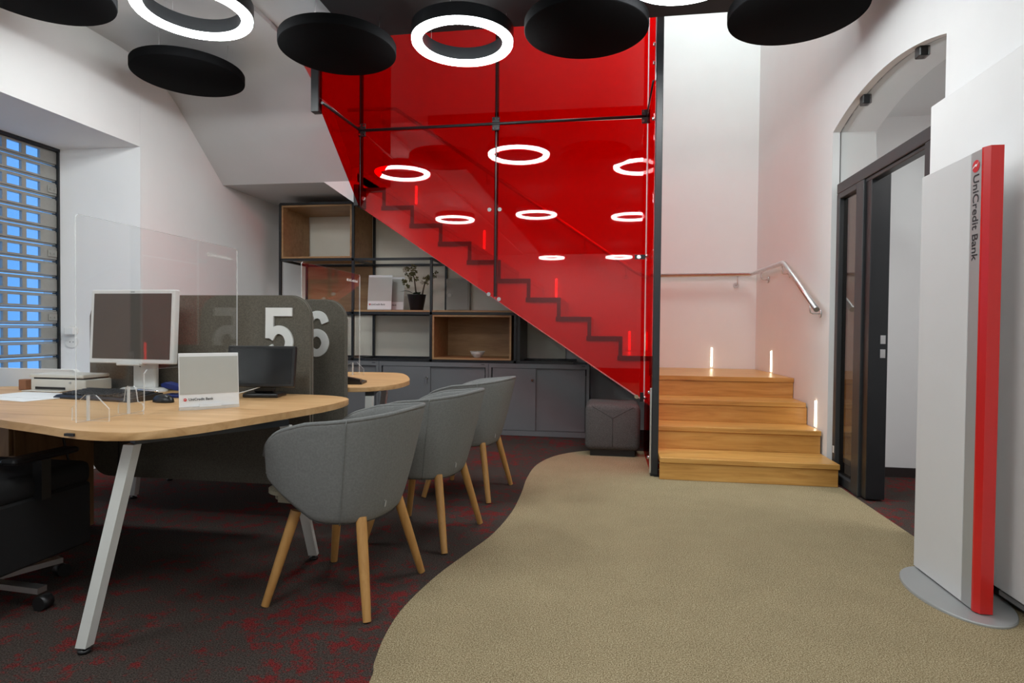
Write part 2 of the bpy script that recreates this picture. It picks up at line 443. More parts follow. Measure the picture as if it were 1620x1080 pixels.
bm = BM(); box(bm, SX-.05, SX+.035, WY0, yend+.01, WZ1-.09, WZ1-.045); obj('shutter_box', bm, M['black_metal'], sh)

# ================================================================ STAIRS: lower wooden flight
st = thing('wooden_steps', 'wide flight of four oiled oak steps leading up to the landing', 'stairs', (1.0, 5.2, 0))
ZT = [.166, .341, .517, .692]; YF = [4.52, 4.89, 5.215, 5.56]
for k in range(4):
    x0 = [.395, .405, .405, .405][k]; z0 = ZT[k-1] if k else 0.004; zt = ZT[k]
    xr = lambda y: XR-.036*max(0, y-AY1)-.004
    yb = (YF[k+1]+.05) if k < 3 else YB-.003
    nt = .038
    bm = BM(); box(bm, x0, min(1.618, xr(YF[k]+.04)), YF[k]+.012, YF[k]+.032, z0, zt-nt-.002, .002, 1); obj('riser', bm, M['stair'], st)
    if k < 3:
        bm = BM(); box(bm, x0, min(1.625, xr(yb)), YF[k], yb, zt-nt, zt, .004, 2); obj('tread', bm, M['stair'], st)
    else:
        nb = 6; yy = YF[k]
        for j in range(nb):
            y2 = YF[k]+(yb-YF[k])*(j+1)/nb
            bm = BM(); prism(bm, [(x0, yy), (xr(yy), yy), (xr(y2), y2-.0015), (x0, y2-.0015)], 2, zt-nt, zt); obj('landing_board', bm, M['stair'], st); yy = y2
# upper flight behind the red glass
uf = thing('upper_stair_flight', 'upper stair flight with wooden treads seen through the red glass', 'stairs', (-1.0, 6.2, 0))
RZ = .1758; TX = .2823
n_up = 10
poly = []
x = .395; z = .692
risers = []
x = .395
top = [(x, .60), (x, .862-.04)]
for k in range(n_up):
    zt = .862+RZ*k
    xn = .395-.275-TX*k if k == 0 else .12-TX*k
    risers.append((x, xn, zt)); top += [(x, zt-.04), (xn, zt-.04)]; x = xn
xe = x
# underside line (on the stringer plane) parallel to the pitch
def und(xx): return 2.27 + (.46-2.27)*(xx+2.39)/(.32+2.39)
top = [p for i, p in enumerate(top) if i == 0 or p != top[i-1]]
body = [(.395, und(.395))] + top + [(xe, 2.60), (-2.42, 2.60), (-2.42, 2.52), (-2.76, 2.519)]
bm = BM(); prism(bm, body, 1, SY-.02, YB-.002); obj('stringer', bm, M['wall'], uf)
for k, (xa, xb, zt) in enumerate(risers):
    bm = BM(); box(bm, xb-.02, xa+.02, SY-.028, YB-.003, zt-.04, zt); obj('tread', bm, M['stair'], uf)
    bm = BM(); box(bm, xb-.022, xa+.022, SY-.034, SY-.029, zt-.043, zt); obj('edge_trim', bm, M['trim_brown'], uf)
    bm = BM(); box(bm, xa-.012, xa+.022, SY-.034, SY-.0285, zt-RZ+.0005, zt-.0435); obj('edge_trim', bm, M['trim_brown'], uf)
    bm = BM(); box(bm, xa-.0, xa+.016, SY-.026, YB-.003, zt-.04-(RZ-.04), zt-.04); obj('riser', bm, M['stair'], uf)

# ================================================================ RED GLASS SCREEN
GY = 5.42; GX0, GX1 = -2.302, .325
gs = thing('red_glass_screen', 'tall red glass screen in a black frame enclosing the staircase', 'glass screen', (-1.0, GY, 0))
def gl(xx): return 2.224+(.485-2.224)*(xx-GX0)/(GX1-GX0)    # lower edge
XM, ZM, GT = -1.01, 2.945, 4.6
T = .01
def gpanel(bm, pts, axis, a, b2):
    prism(bm, pts, axis, a, b2); return obj('glass_panel', bm, M['red_glass' if axis == 1 else 'red_side'], gs)
# single-sheet geometry; the lit right edge is painted as a pale strip
gpanel(BM(), [(GX0, gl(GX0)), (XM-.006, gl(XM-.006)), (XM-.006, ZM-.006), (GX0, ZM-.006)], 1, GY, GY+T)
gpanel(BM(), [(XM+.006, gl(XM+.006)), (GX1, gl(GX1)), (GX1, ZM-.006), (XM+.006, ZM-.006)], 1, GY, GY+T)
gpanel(BM(), [(GX0, ZM+.006), (XM-.006, ZM+.006), (XM-.006, GT), (GX0, GT)], 1, GY, GY+T)
gpanel(BM(), [(XM+.006, ZM+.006), (GX1, ZM+.006), (GX1, GT), (XM+.006, GT)], 1, GY, GY+T)
RX = .333
bm = BM(); box(bm, GX1, GX1+.004, GY+.001, GY+T-.001, gl(GX1), GT); obj('painted_lit_edge', bm, M['gl_edge'], gs)
for z0, z1 in ((.03, 1.70), (1.712, ZM-.006), (ZM+.006, GT)):
    gpanel(BM(), [(4.71, z0), (GY-.012, z0), (GY-.012, z1), (4.71, z1)], 0, RX, RX+T)
LY = 4.62
gpanel(BM(), [(GY-.01, 2.235), (LY, 2.87), (LY, ZM-.01), (GY-.01, ZM-.01)], 0, GX0-.012, GX0-.002)
gpanel(BM(), [(GY-.01, ZM+.006), (LY, ZM+.006), (LY, GT), (GY-.01, GT)], 0, GX0-.012, GX0-.002)
# black mullions
bm = BM(); box(bm, XM-.016, XM+.016, GY+.016, GY+.05, gl(XM)+.02, GT); obj('mullion', bm, M['black_metal'], gs)
bm = BM(); box(bm, GX0-.02, GX0+.008, GY+.016, GY+.05, 2.24, GT); obj('mullion', bm, M['black_metal'], gs)
bm = BM(); tube(bm, [(GX0, GY-.012, ZM-.008), (RX, GY-.012, ZM+.008)], .014, 8); obj('cross_bar', bm, M['black_metal'], gs)
bm = BM(); tube(bm, [(GX0, GY-.012, ZM-.008), (GX0+.012, LY, ZM-.04)], .012, 8); obj('cross_bar', bm, M['black_metal'], gs)
bm = BM(); tube(bm, [(RX-.012, GY-.02, ZM+.006), (RX-.012, 4.66, ZM+.01)], .008, 8); obj('cross_bar', bm, M['black_metal'], gs)
def clamp(x, z, y=GY):
    bm = BM(); box(bm, x-.035, x+.035, y-.02, y-.006, z-.06, z+.06, .004, 1); c = obj('clamp_plate', bm, M['black_metal'], gs)
    for i in (-1, 1):
        for j in (-1, 1):
            bm = BM(); disc_cyl(bm, (x+i*.022, y-.019, z+j*.04), (0, -1, 0), .011, .006, 10); obj('bolt', bm, M['chrome'], c)
clamp(GX0+.02, ZM-.006); clamp(XM, ZM); clamp(RX-.02, ZM+.006)
def button(x, z, y=GY):
    bm = BM(); disc_cyl(bm, (x, y+.014, z), (0, -1, 0), .018, .026, 14); obj('point_fixing', bm, M['chrome'], gs)
for x, z in ((XM-.055, 2.175), (XM+.04, 2.175), (XM-.055, 1.41), (XM+.04, 1.365), (GX0+.035, 2.305), (GX1-.055, 1.735), (GX1-.06, .51)): button(x, z)
for z in (1.735, .515, 3.12, 3.26, 2.7):
    bm = BM(); disc_cyl(bm, (RX+.014, GY-.09 if z < 2 else 4.735, z), (-1, 0, 0), .016, .026, 12); obj('point_fixing', bm, M['chrome'], gs)
for z in (.12, .62):
    bm = BM(); disc_cyl(bm, (RX+.014, 4.74, z), (-1, 0, 0), .014, .03, 12); obj('point_fixing', bm, M['chrome'], gs)
bm = BM(); box(bm, GX1-.09, GX1+.0, GY-.008, GY-.003, 1.715, 1.755); obj('clamp_plate', bm, M['black_metal'], gs)
bm = BM(); box(bm, GX1-.03, GX1+.0, GY-.014, GY-.004, .47, .55); obj('clamp_plate', bm, M['black_metal'], gs)
# brackets that carry the glass off the stair cheek
bm = BM(); box(bm, -2.38, -2.315, LY-.02, LY+.05, 2.83, 3.30, .004, 1); br = obj('bracket', bm, M['black_metal'], gs)
bm = BM(); box(bm, GX0-.065, GX0-.016, GY-.01, GY+.18, 2.24, 2.44, .004, 1); obj('bracket', bm, M['black_metal'], gs)
# post
po = thing('steel_post', 'black square steel post at the end of the red glass beside the steps', 'post', (.367, 4.65, 0))
bm = BM(); box(bm, .342, .392, 4.625, 4.685, .012, 6.2, .004, 2); obj('shaft', bm, M['anthracite'], po)
bm = BM(); box(bm, .335, .398, 4.618, 4.692, .004, .012); obj('base_plate', bm, M['black_metal'], po)
bm = BM(); box(bm, .328, .342, 4.64, 4.655, .02, .66, .002, 1); box(bm, .332, .342, 4.64, 4.655, 2.95, 6.0, .002, 1); obj('bright_edge_standin', bm, M['steel'], po)  # strips added for the bright glass edge below and the white gap above
bm = BM(); disc_cyl(bm, (.392, 4.655, .05), (1, 0, 0), .012, .014, 10); disc_cyl(bm, (.392, 4.655, .10), (1, 0, 0), .012, .014, 10); obj('bolt', bm, M['chrome'], po)

# ================================================================ HANDRAILS
def handrail(name, label, pts, brackets, r=.021):
    h = thing(name, label, 'handrail', pts[0])
    bm = BM(); tube(bm, pts, r, 14); obj('rail', bm, M['steel'], h)
    for (p, wallp) in brackets:
        p = Vector(p); wp = Vector(wallp); mid = Vector((p.x, p.y, wp.z))
        bm = BM(); tube(bm, [p, p+(mid-p)*.6, p+(mid-p)*.92+(wp-mid)*.05, mid+(wp-mid)*.25, wp], .006, 8)
        b_ = obj('bracket', bm, M['steel'], h)
        d = (wp-mid).normalized()
        bm = BM(); disc_cyl(bm, wp-d*.008, d, .030, .0075, 18); obj('rosette', bm, M['steel'], b_)
    return h
wy = YB-.08
handrail('wall_handrail', 'brushed steel handrail turning the corner above the oak landing', [(.46, wy, 1.685), (1.475, wy, 1.695), (1.50, wy-.03, 1.697), (1.54, 5.70, 1.705), (1.545, 5.66, 1.69), (1.560, 4.86, 1.262)],
         [((1.36, wy, 1.675), (1.36, YB, 1.585)), ((1.515, 6.35, 1.68), (1.582, 6.35, 1.61)), ((1.54, 5.72, 1.68), (1.607, 5.72, 1.61)), ((1.556, 5.0, 1.32), (1.633, 5.0, 1.235))])
handrail('wall_handrail', 'handrail climbing the back wall behind the red glass', [(.44, wy, 1.66), (.30, wy, 1.73), (-2.43, wy, 3.61), (-3.0, wy, 3.62)],
         [((-2.6, wy, 3.60), (-2.6, YB, 3.49)), ((-1.35, wy, 2.86), (-1.35, YB, 2.76)), ((-.25, wy, 2.1), (-.25, YB, 2.0)), ((.2, wy, 1.78), (.2, YB, 1.68))])

# ================================================================ STEP LIGHTS
def led_wall(name, label, x0, x1, y0, y1, z0, z1, out):
    h = thing(name, label, 'step light', ((x0+x1)/2, (y0+y1)/2, z0), group=None)
    bm = BM(); box(bm, x0, x1, y0, y1, z0, z1); obj('diffuser', bm, M['led'], h)
    bm = BM(); ox, oy = out
    if oy: box(bm, x0-.004, x0, y0+.004, y1, z0, z1); box(bm, x1, x1+.004, y0+.004, y1, z0, z1)
    else: box(bm, x0+.004, x1, y0-.004, y0, z0, z1); box(bm, x0+.004, x1, y1, y1+.004, z0, z1)
    obj('profile', bm, M['white_metal'], h)
for xx, zz, lab in ((-2.196, 2.535, 'glowing step light behind red glass at the top of the stairs'), (-1.388, 2.01, 'glowing step light behind red glass, second from the top'),
                    (-.563, 1.46, 'glowing step light behind red glass, third from the top'), (.249, .88, 'glowing step light behind red glass, lowest one beside the post'),
                    (1.12, .712, 'vertical step light on the back wall above the oak landing')):
    led_wall('step_light', lab, xx-.009, xx+.009, YB-.009, YB-.001, zz, zz+.2, (0, 1))
def wx(y): return XR-.036*max(0, y-AY1)
for yy, zz, lab in ((6.21, .704, 'vertical step light on the right stair wall above the landing'), (5.05, .353, 'vertical step light low on the right stair wall by the second step')):
    led_wall('step_light', lab, wx(yy)-.010, wx(yy)-.002, yy-.012, yy+.012, zz, zz+.2, (1, 0))

# ================================================================ DOOR in the arch
d1 = BM(); FX0, FX1 = XR+.015, XR+.085
dr = bpy.data.objects.new('door_1', None); C.objects.link(dr); dr.location = (XR, 3.9, 0); dr['kind'] = 'structure'
def fr(y0, y1, z0, z1, m_='grey_frame', x0=FX0, x1=FX1, nm='frame'):
    bm = BM(); box(bm, x0, x1, y0, y1, z0, z1, .004, 1); return obj(nm, bm, M[m_], dr)
FZ = 2.175
fr(AY0+.02, AY1-.06, FZ-.075, FZ); fr(4.715, 4.77, 0, FZ-.075); fr(4.30, 4.42, 0, FZ-.075); fr(3.375, 3.53, 0, FZ-.075); fr(3.315, 3.335, 0, FZ-.075)
fr(4.42, 4.715, FZ-.115, FZ-.075); fr(4.42, 4.715, 0.005, .07); fr(3.53, 4.30, FZ-.10, FZ-.075, x0=FX0+.012)
bm = BM(); box(bm, XR+.045, XR+.053, 4.42, 4.715, .07, FZ-.115); obj('side_light', bm, M['bronze_glass'], dr)
bm = BM(); box(bm, XR+.045, XR+.053, 3.335, 3.375, .0, FZ-.075); obj('side_light', bm, M['bronze_glass'], dr)
# deep black jamb of the sliding door
bm = BM(); box(bm, XR+.03, XR+.145, 4.212, 4.299, .012, FZ-.02, .003, 1); obj('door_jamb', bm, M['black_metal'], dr)
bm = BM(); box(bm, XR+.10, XR+.13, 4.210, 4.216, 1.02, 1.075); box(bm, XR+.10, XR+.13, 4.210, 4.216, .93, .985); obj('lock_plate', bm, M['steel'], dr)
bm = BM(); box(bm, FX0-.003, FX0, 4.727, 4.75, .21, .26); obj('switch_tag', bm, M['white_plastic'], dr)
# fanlight glass in the arch, with two black clamps
fl = bpy.data.objects.new('window_1', None); C.objects.link(fl); fl.location = (XR+.055, 4.07, FZ); fl['kind'] = 'structure'
bm = BM(); prism(bm, [(AY0, FZ+.002), (AY1, FZ+.002)] + AR[::-1], 0, XR+.050, XR+.058, 0, 1); obj('pane', bm, [M['clear'], M['grey_frame']], fl)
for yy in (4.40, 3.66):
    i = min(range(len(AR)), key=lambda q: abs(AR[q][0]-yy)); zz = AR[i][1]
    bm = BM(); box(bm, XR+.028, XR+.082, yy-.03, yy+.03, zz-.062, zz+.0, .004, 1); obj('glass_clamp', bm, M['black_metal'], fl)
# corridor lamp
cl = thing('corridor_lamp', 'round ceiling lamp of the corridor behind the door', 'lamp', (2.75, 3.0, 2.66))
bm = BM(); lathe(bm, [(0, .06), (.34, .06), (.34, .0)], (2.75, 3.0, 2.66)); obj('housing', bm, M['white_metal'], cl)
bm = BM(); lathe(bm, [(0, 0), (.33, 0)], (2.75, 3.0, 2.658)); obj('diffuser', bm, M['corr_lamp'], cl)

# white sliding panel hung on the right wall
sp = thing('sliding_panel', 'large white sliding wall panel behind the bank pillar sign', 'panel', (1.6, 2.2, 0))
bm = BM(); box(bm, 1.572, 1.615, .3, 3.30, .066, 2.21, .003, 2); obj('panel_board', bm, M['wall'], sp)
bm = BM(); box(bm, 1.60, 1.63, .3, 3.2, .02, .06); obj('floor_rail', bm, M['black_metal'], sp)
bm = BM(); box(bm, 1.578, 1.598, .4, 2.70, .040, .058); obj('bottom_rail', bm, M['steel'], sp)
bm = BM(); tube(bm, [(1.575, 2.78, .04), (1.595, 2.78, .04)], .017, 14); obj('roller', bm, M['steel'], sp)
bm = BM(); box(bm, XR-.006, XR, -6.9, AY0-.01, .0, .07); struct('baseboard_gap_shade', bm, M['base_dark'])  # dark strip stands in for the shaded gap below the sliding panel

# ================================================================ RING LAMPS AND ACOUSTIC DISCS
RZB = 3.06; RR = .35
ring = thing('ring_lamp', 'black ring lamp, lit, hanging in front of the red glass', 'ring lamp', (-1.0, 4.08, RZB), group='lit ring lamps under the ceiling')
bm = BM(); prof = [(RR, 0), (RR, .085), (RR-.075, .085), (RR-.075, 0)]
lathe(bm, [(RR, -.002), (RR, .085), (RR-.077, .085), (RR-.077, -.002), (RR-.072, -.002), (RR-.072, .01), (RR-.005, .01), (RR-.005, -.002), (RR, -.002)], seg=64)
obj('housing', bm, M['black_metal'], ring, local=True, auto=35)
bm = BM(); lathe(bm, [(RR-.005, .001), (RR-.006, -.016), (RR-.016, -.028), (RR-.0385, -.033), (RR-.061, -.028), (RR-.071, -.016), (RR-.072, .001)], seg=64); obj('diffuser', bm, M['ring_on'], ring, local=True)
bm = BM()
for a in (.5, 2.6, 4.7): tube(bm, [((RR-.035)*math.cos(a), (RR-.035)*math.sin(a), .085), ((RR-.035)*math.cos(a), (RR-.035)*math.sin(a), CZ-RZB-.001)], .0012, 5)
obj('suspension_wire', bm, M['steel'], ring, local=True)
for x, y, lab in ((-2.575, 3.46, 'lit ring lamp at the upper left, partly cut by the frame'), (.40, 3.42, 'lit ring lamp cut by the top edge of the photo'),
                  (-2.71, .25, 'lit ring lamp behind the viewer on the window side, mirrored in the red glass'), (-1.21, .55, 'lit ring lamp behind the viewer in the middle, mirrored in the red glass'),
                  (.40, .2, 'lit ring lamp behind the viewer by the right wall, mirrored in the red glass'), (-1.5, -5.6, 'lit ring lamp farthest back on the left, faint in the red glass'),
                  (.30, -5.6, 'lit ring lamp farthest back on the right, faint in the red glass')):
    copy_tree(ring, (x, y, RZB), 0, lab)
disc = thing('acoustic_disc', 'black round acoustic disc between the left ring lamp and the red glass', 'acoustic disc', (-1.88, 4.03, 3.02), group='black acoustic discs under the ceiling')
bm = BM(); lathe(bm, [(0, 0), (.392, 0), (.398, .004), (.40, .012), (.40, .062), (.395, .07), (0, .07)], seg=64); obj('panel', bm, M['felt'], disc, local=True, auto=40)
bm = BM()
for a in (.4, 2.5, 4.6): tube(bm, [(.28*math.cos(a), .28*math.sin(a), .07), (.28*math.cos(a), .28*math.sin(a), CZ-3.023)], .0012, 5)
obj('suspension_wire', bm, M['steel'], disc, local=True)
for x, y, lab in ((-3.23, 4.29, 'black round acoustic disc hanging above the window corner, below the left ring lamp'), (-.157, 3.98, 'black round acoustic disc at the top centre, right of the middle ring lamp'),
                  (1.12, 3.95, 'black round acoustic disc hanging by the arched doorway'), (-3.30, 3.08, 'black round acoustic disc in the top left corner of the photo')):
    copy_tree(disc, (x, y, 3.02), 0, lab)
# unseen lamp added above the stairwell to light it
u = thing('added_stairwell_lamp', 'unseen square lamp added high above the oak landing to light the stairwell', 'lamp', (1.05, 5.05, 6.1)); x, y, q = 1.05, 5.05, .48
bm = BM(); box(bm, x-q-.02, x+q+.02, y-q-.02, y+q+.02, 6.12, 6.199); obj('housing', bm, M['white_metal'], u)
bm = BM(); quad(bm, (x-q, y-q, 6.115), (x-q, y+q, 6.115), (x+q, y+q, 6.115), (x+q, y-q, 6.115)); obj('diffuser', bm, M['stair_lamp'], u)

# ================================================================ CABINETS AND SHELF
CY = 6.12; CZT = .742
xs = [-3.55, -2.385, -1.20, -.165]
xs[0] = xs[1]-1.17
labs = ['grey steel cabinet at the left, mostly hidden by the desk screens', 'grey steel cabinet with sliding doors in the middle of the back row', 'grey steel cabinet with sliding doors at the right, beside the ottoman']
for k in range(3):
    x0, x1 = xs[k]+.002, xs[k+1]-.002
    cb = thing('filing_cabinet', labs[k], 'cabinet', ((x0+x1)/2, CY+.2, 0), group='grey filing cabinets under the shelf')
    bm = BM(); fw = .028
    box(bm, x0, x0+fw, CY, CY+.45, .004, CZT); box(bm, x1-fw, x1, CY, CY+.45, .004, CZT)
    box(bm, x0+fw, x1-fw, CY, CY+.45, CZT-.045, CZT); box(bm, x0+fw, x1-fw, CY, CY+.45, .004, .055); box(bm, x0+fw, x1-fw, CY+.43, CY+.45, .055, CZT-.045)
    obj('carcass', bm, M['cab'], cb)
    xm = x0+(x1-x0)*.475
    bm = BM(); box(bm, x0+fw+.012, xm, CY+.006, CY+.022, .058, CZT-.047, .002, 1); d_ = obj('sliding_door', bm, M['cab'], cb)
    bm = BM(); box(bm, x0+fw, x0+fw+.011, CY+.004, CY+.03, .15, CZT-.12); obj('finger_pull', bm, M['black_plastic'], d_)
    bm = BM(); disc_cyl(bm, (xm-.035, CY+.006, CZT-.165), (0, -1, 0), .013, .022, 12); kn = obj('lock', bm, M['chrome'], d_)
    if k == 1:
        bm = BM(); box(bm, xm-.037, xm-.033, CY-.03, CY-.006, CZT-.22, CZT-.16); obj('key', bm, M['steel'], d_)
    bm = BM(); box(bm, xm-.01, x1-fw-.012, CY+.028, CY+.044, .058, CZT-.047, .002, 1); d2 = obj('sliding_door', bm, M['cab'], cb)
    bm = BM(); box(bm, x1-fw-.011, x1-fw, CY+.012, CY+.044, .15, CZT-.12); obj('finger_pull', bm, M['black_plastic'], d2)
    bm = BM(); box(bm, x0+fw, x1-fw, CY+.05, CY+.055, .055, CZT-.045); obj('shadow_gap', bm, M['cab_dark'], cb)
    bm = BM(); box(bm, x1-.075, x1-.04, CY-.002, CY, CZT-.018, CZT-.012); obj('name_plate', bm, M['black_plastic'], cb)
bm = BM(); prism(bm, [(-3.6, CZT+.004), (-.45, CZT+.004), (-.45, und(-.45)-.03), (-2.55, und(-2.55)-.03), (-2.55, 2.49), (-3.6, 2.49)], 1, 6.745, 6.762); o = obj('brightening_back_board', bm, M['cream'])  # board added to brighten the wall behind the shelf
tag(o, 'cream board added to lighten and warm the wall behind the steel tube shelf', 'board')
# open steel-tube shelf with oak boxes, standing on the cabinets
SYF, SYR = 6.13, 6.72
PX = [-3.516, -2.681, -1.817, -.925]
sf = thing('steel_tube_shelf', 'black steel tube shelf unit with oak boxes standing on the grey cabinets', 'shelf', (-2.2, 6.4, CZT+.001))
tb = .026
ZB = [CZT+.016, 1.252, 1.822, 2.425]
def sbar(p, q, nm='steel_tube'):
    bm = BM(); bar(bm, p, q, tb, tb); obj(nm, bm, M['black_metal'], sf)
ztop = [2.425, 2.425, 1.822, 1.252]
for i, x in enumerate(PX):
    for y in (SYF, SYR):
        sbar((x, y, CZT+.003), (x, y, (2.425 if i < 2 else (1.835 if i == 2 else 1.27))))
for y in (SYF, SYR):
    sbar((PX[0], y, ZB[0]), (PX[3]+.6, y, ZB[0])); sbar((PX[0], y, ZB[1]), (PX[3], y, ZB[1])); sbar((PX[0], y, ZB[2]), (PX[2], y, ZB[2])); sbar((PX[0], y, ZB[3]), (PX[1], y, ZB[3]))
for i, x in enumerate(PX):
    for j, zz in enumerate(ZB):
        if (j == 3 and i > 1) or (j == 2 and i > 2): continue
        sbar((x, SYF, zz), (x, SYR, zz))
def wbox(nm, x0, x1, z0, z1, back):
    th = .019
    b_ = BM(); box(b_, x0, x1, SYF-.012, SYR-.02, z0, z0+th, .001, 1); box(b_, x0, x1, SYF-.012, SYR-.02, z1-th, z1, .001, 1)
    box(b_, x0, x0+th, SYF-.012, SYR-.02, z0+th, z1-th); box(b_, x1-th, x1, SYF-.012, SYR-.02, z0+th, z1-th)
    o = obj(nm, b_, M['shelf'], sf)
    if back:
        b_ = BM(); box(b_, x0+th, x1-th, SYR-.035, SYR-.022, z0+th, z1-th); obj('back_panel', b_, M['shelf'], o)
wbox('oak_box', PX[0]+.018, PX[1]-.014, ZB[2]+.016, ZB[3]-.016, False)
wbox('oak_box', PX[2]+.016, -.965, ZB[0]+.014, ZB[1]-.016, True)
bm = BM(); box(bm, PX[1]+.016, PX[3]+.0, SYF-.012, SYR-.02, ZB[1]+.014, ZB[1]+.033, .001, 1); obj('oak_board', bm, M['shelf'], sf)
bm = BM(); box(bm, PX[0]+.016, PX[1]-.016, SYR-.008, SYR+.010, ZB[1]+.016, ZB[2]-.016, .001, 1); obj('oak_back_panel', bm, M['shelf'], sf)
bm = BM(); box(bm, PX[2]+.9, PX[2]+.94, SYF+.01, SYR, ZB[0]+.01, ZB[1]-.01); obj('end_panel', bm, M['black_metal'], sf)

PLZ = ZB[1]+.033
def card_holder(x, y, z, wd, ht, rz, label, mirror_text, sz=1.0, foot=True, tilt=.12):
    h = thing('leaflet_holder', label, 'leaflet holder', (x, y, z), rz)
    # leaning board: local x across, front faces -y, tilted back
    def tl(bm_):
        bm_.transform(Matrix.Translation((0, .0, .012)) @ Matrix.Rotation(-tilt, 4, 'X')); return bm_
    b_ = BM(); box(b_, -wd/2, wd/2, 0, .004, 0, ht, .001, 1); obj('backing', tl(b_), M['paper'], h, local=True)
    b_ = BM(); box(b_, -wd/2+.003, wd/2-.003, -.0015, 0, ht*.235, ht*.935); obj('insert', tl(b_), M['greypaper'], h, local=True)
    b_ = BM(); prism(b_, [(-wd/2, .012), (-wd/2, -.004), (-wd*.25, -.018), (wd*.25, -.018), (wd/2, -.004), (wd/2, .012)], 2, 0, .012); obj('foot', b_, M['acr_edge'], h, local=True)
    b_ = BM(); box(b_, -wd*.18, wd*.18, -.012, -.006, .010, .022); obj('label_strip', tl(b_) if False else b_, M['paper'], h, local=True)
    mw = world(h) @ Matrix.Translation((0, 0, .012)) @ Matrix.Rotation(-tilt, 4, 'X')
    fm = mw @ frame((-wd*.35, -.0022, ht*.115), (1, 0, 0), (0, 0, 1))
    text('lettering', 'UniCredit Bank', ht*.066, fm, M['ink'], h, .0002, .0002)
    emblem(h, mw @ frame((-wd*.405, -.0022, ht*.135), (1, 0, 0), (0, 0, 1)), ht*.028, M['logo_red'], M['paper'])
    return h
# shelf holders: two, one behind the other
card_holder(-2.415, 6.20, PLZ, .262, .37, .05, 'grey leaflet holder in front on the oak shelf board beside the plant', True)
h2 = card_holder(-2.33, 6.34, PLZ, .27, .36, .0, 'grey leaflet holder standing behind another on the oak shelf board', True)
# potted orchid
pp = thing('potted_orchid', 'withering orchid with two stems in a black pot on the shelf', 'plant', (-2.03, 6.30, PLZ))
px_, py_ = -2.03, 6.30
bm = BM(); lathe(bm, [(0, 0), (.066, 0), (.07, .006), (.10, .165), (.105, .172), (.098, .172), (.09, .15), (0, .15)], (px_, py_, PLZ), 28); obj('pot', bm, M['pot'], pp)
bm = BM(); lathe(bm, [(0, .158), (.09, .155)], (px_, py_, PLZ), 20); obj('soil', bm, M['soil'], pp)
def bez(p, n=12):
    out = []
    for i in range(n+1):
        u = i/n; q = [Vector(a) for a in p]
        while len(q) > 1: q = [q[j].lerp(q[j+1], u) for j in range(len(q)-1)]
        out.append(q[0])
    return out
zt = PLZ
s1 = bez([(px_-.0, py_, zt+.15), (px_-.03, py_, zt+.28), (px_-.01, py_, zt+.36), (px_-.07, py_-.01, zt+.44)])
s2 = bez([(px_+.055, py_, zt+.15), (px_+.09, py_, zt+.27), (px_+.07, py_, zt+.33), (px_+.19, py_-.01, zt+.37)])
for s_ in (s1, s2):
    bm = BM(); tube(bm, s_, [.010-.006*i/12 for i in range(13)], 8); obj('stem', bm, M['stem'], pp)
def leaf(p0, p1, wd, up):
    bm_ = BM(); p0, p1 = Vector(p0), Vector(p1); d = p1-p0; s_ = d.cross(Vector((0, 0, 1))).normalized()
    rows = []
    for i in range(7):
        u = i/6; c = p0+d*u+Vector((0, 0, up*math.sin(u*PI))); ww = wd*math.sin(PI*(.12+.86*u))
        rows.append([bm_.verts.new(c-s_*ww+Vector((0, 0, .2*ww))), bm_.verts.new(c), bm_.verts.new(c+s_*ww+Vector((0, 0, .2*ww)))])
    for i in range(6):
        for k2 in (0, 1): bm_.faces.new([rows[i][k2], rows[i][k2+1], rows[i+1][k2+1], rows[i+1][k2]])
    g = bmesh.ops.solidify(bm_, geom=bm_.faces[:], thickness=.003)
    return bm_
for p1, up in (((px_-.17, py_-.05, zt+.20), .03), ((px_+.01, py_-.11, zt+.12), .05), ((px_+.06, py_-.09, zt+.16), .04), ((px_-.04, py_+.10, zt+.18), .03)):
    obj('leaf', leaf((px_, py_, zt+.15), p1, .028, up), M['leaf'], pp, smooth=True)
def flower(c, r, m_, nm):
    bm_ = BM()
    for k2 in range(5):
        a = 2*PI*k2/5+random.random(); tl_ = random.uniform(-.4, .6)
        d = Vector((math.cos(a), -.35, math.sin(a)+.2*tl_)).normalized(); s_ = d.cross(Vector((0, 1, .1))).normalized()
        c0 = Vector(c)
        v0 = bm_.verts.new(c0); v1 = bm_.verts.new(c0+d*r*.6+s_*r*.36+Vector((0, -.004, 0))); v2 = bm_.verts.new(c0+d*r); v3 = bm_.verts.new(c0+d*r*.6-s_*r*.36+Vector((0, -.004, 0)))
        bm_.faces.new([v0, v1, v2]); bm_.faces.new([v0, v2, v3])
    bmesh.ops.solidify(bm_, geom=bm_.faces[:], thickness=.002)
    return obj(nm, bm_, m_, pp)
random.seed(3)
for k2 in range(20):
    c = s1[7+k2 % 6]; off = Vector((random.uniform(-.075, .05), random.uniform(-.03, .03), random.uniform(-.02, .06)))
    flower(c+off, random.uniform(.018, .034), M['petal'] if k2 in (0, 3, 6, 9, 14) else M['bud'], 'flower')
for k2 in range(7): flower(s1[6]+Vector((-.085+random.uniform(-.04, .06), random.uniform(-.02, .02), random.uniform(-.06, .02))), .026, M['bud'], 'flower')
for k2 in range(15):
    c = s2[6+k2 % 7]; off = Vector((random.uniform(-.04, .04), random.uniform(-.02, .02), random.uniform(-.02, .045)))
    flower(c+off, random.uniform(.016, .03), M['petal'] if k2 in (4, 8) else M['bud'], 'flower')
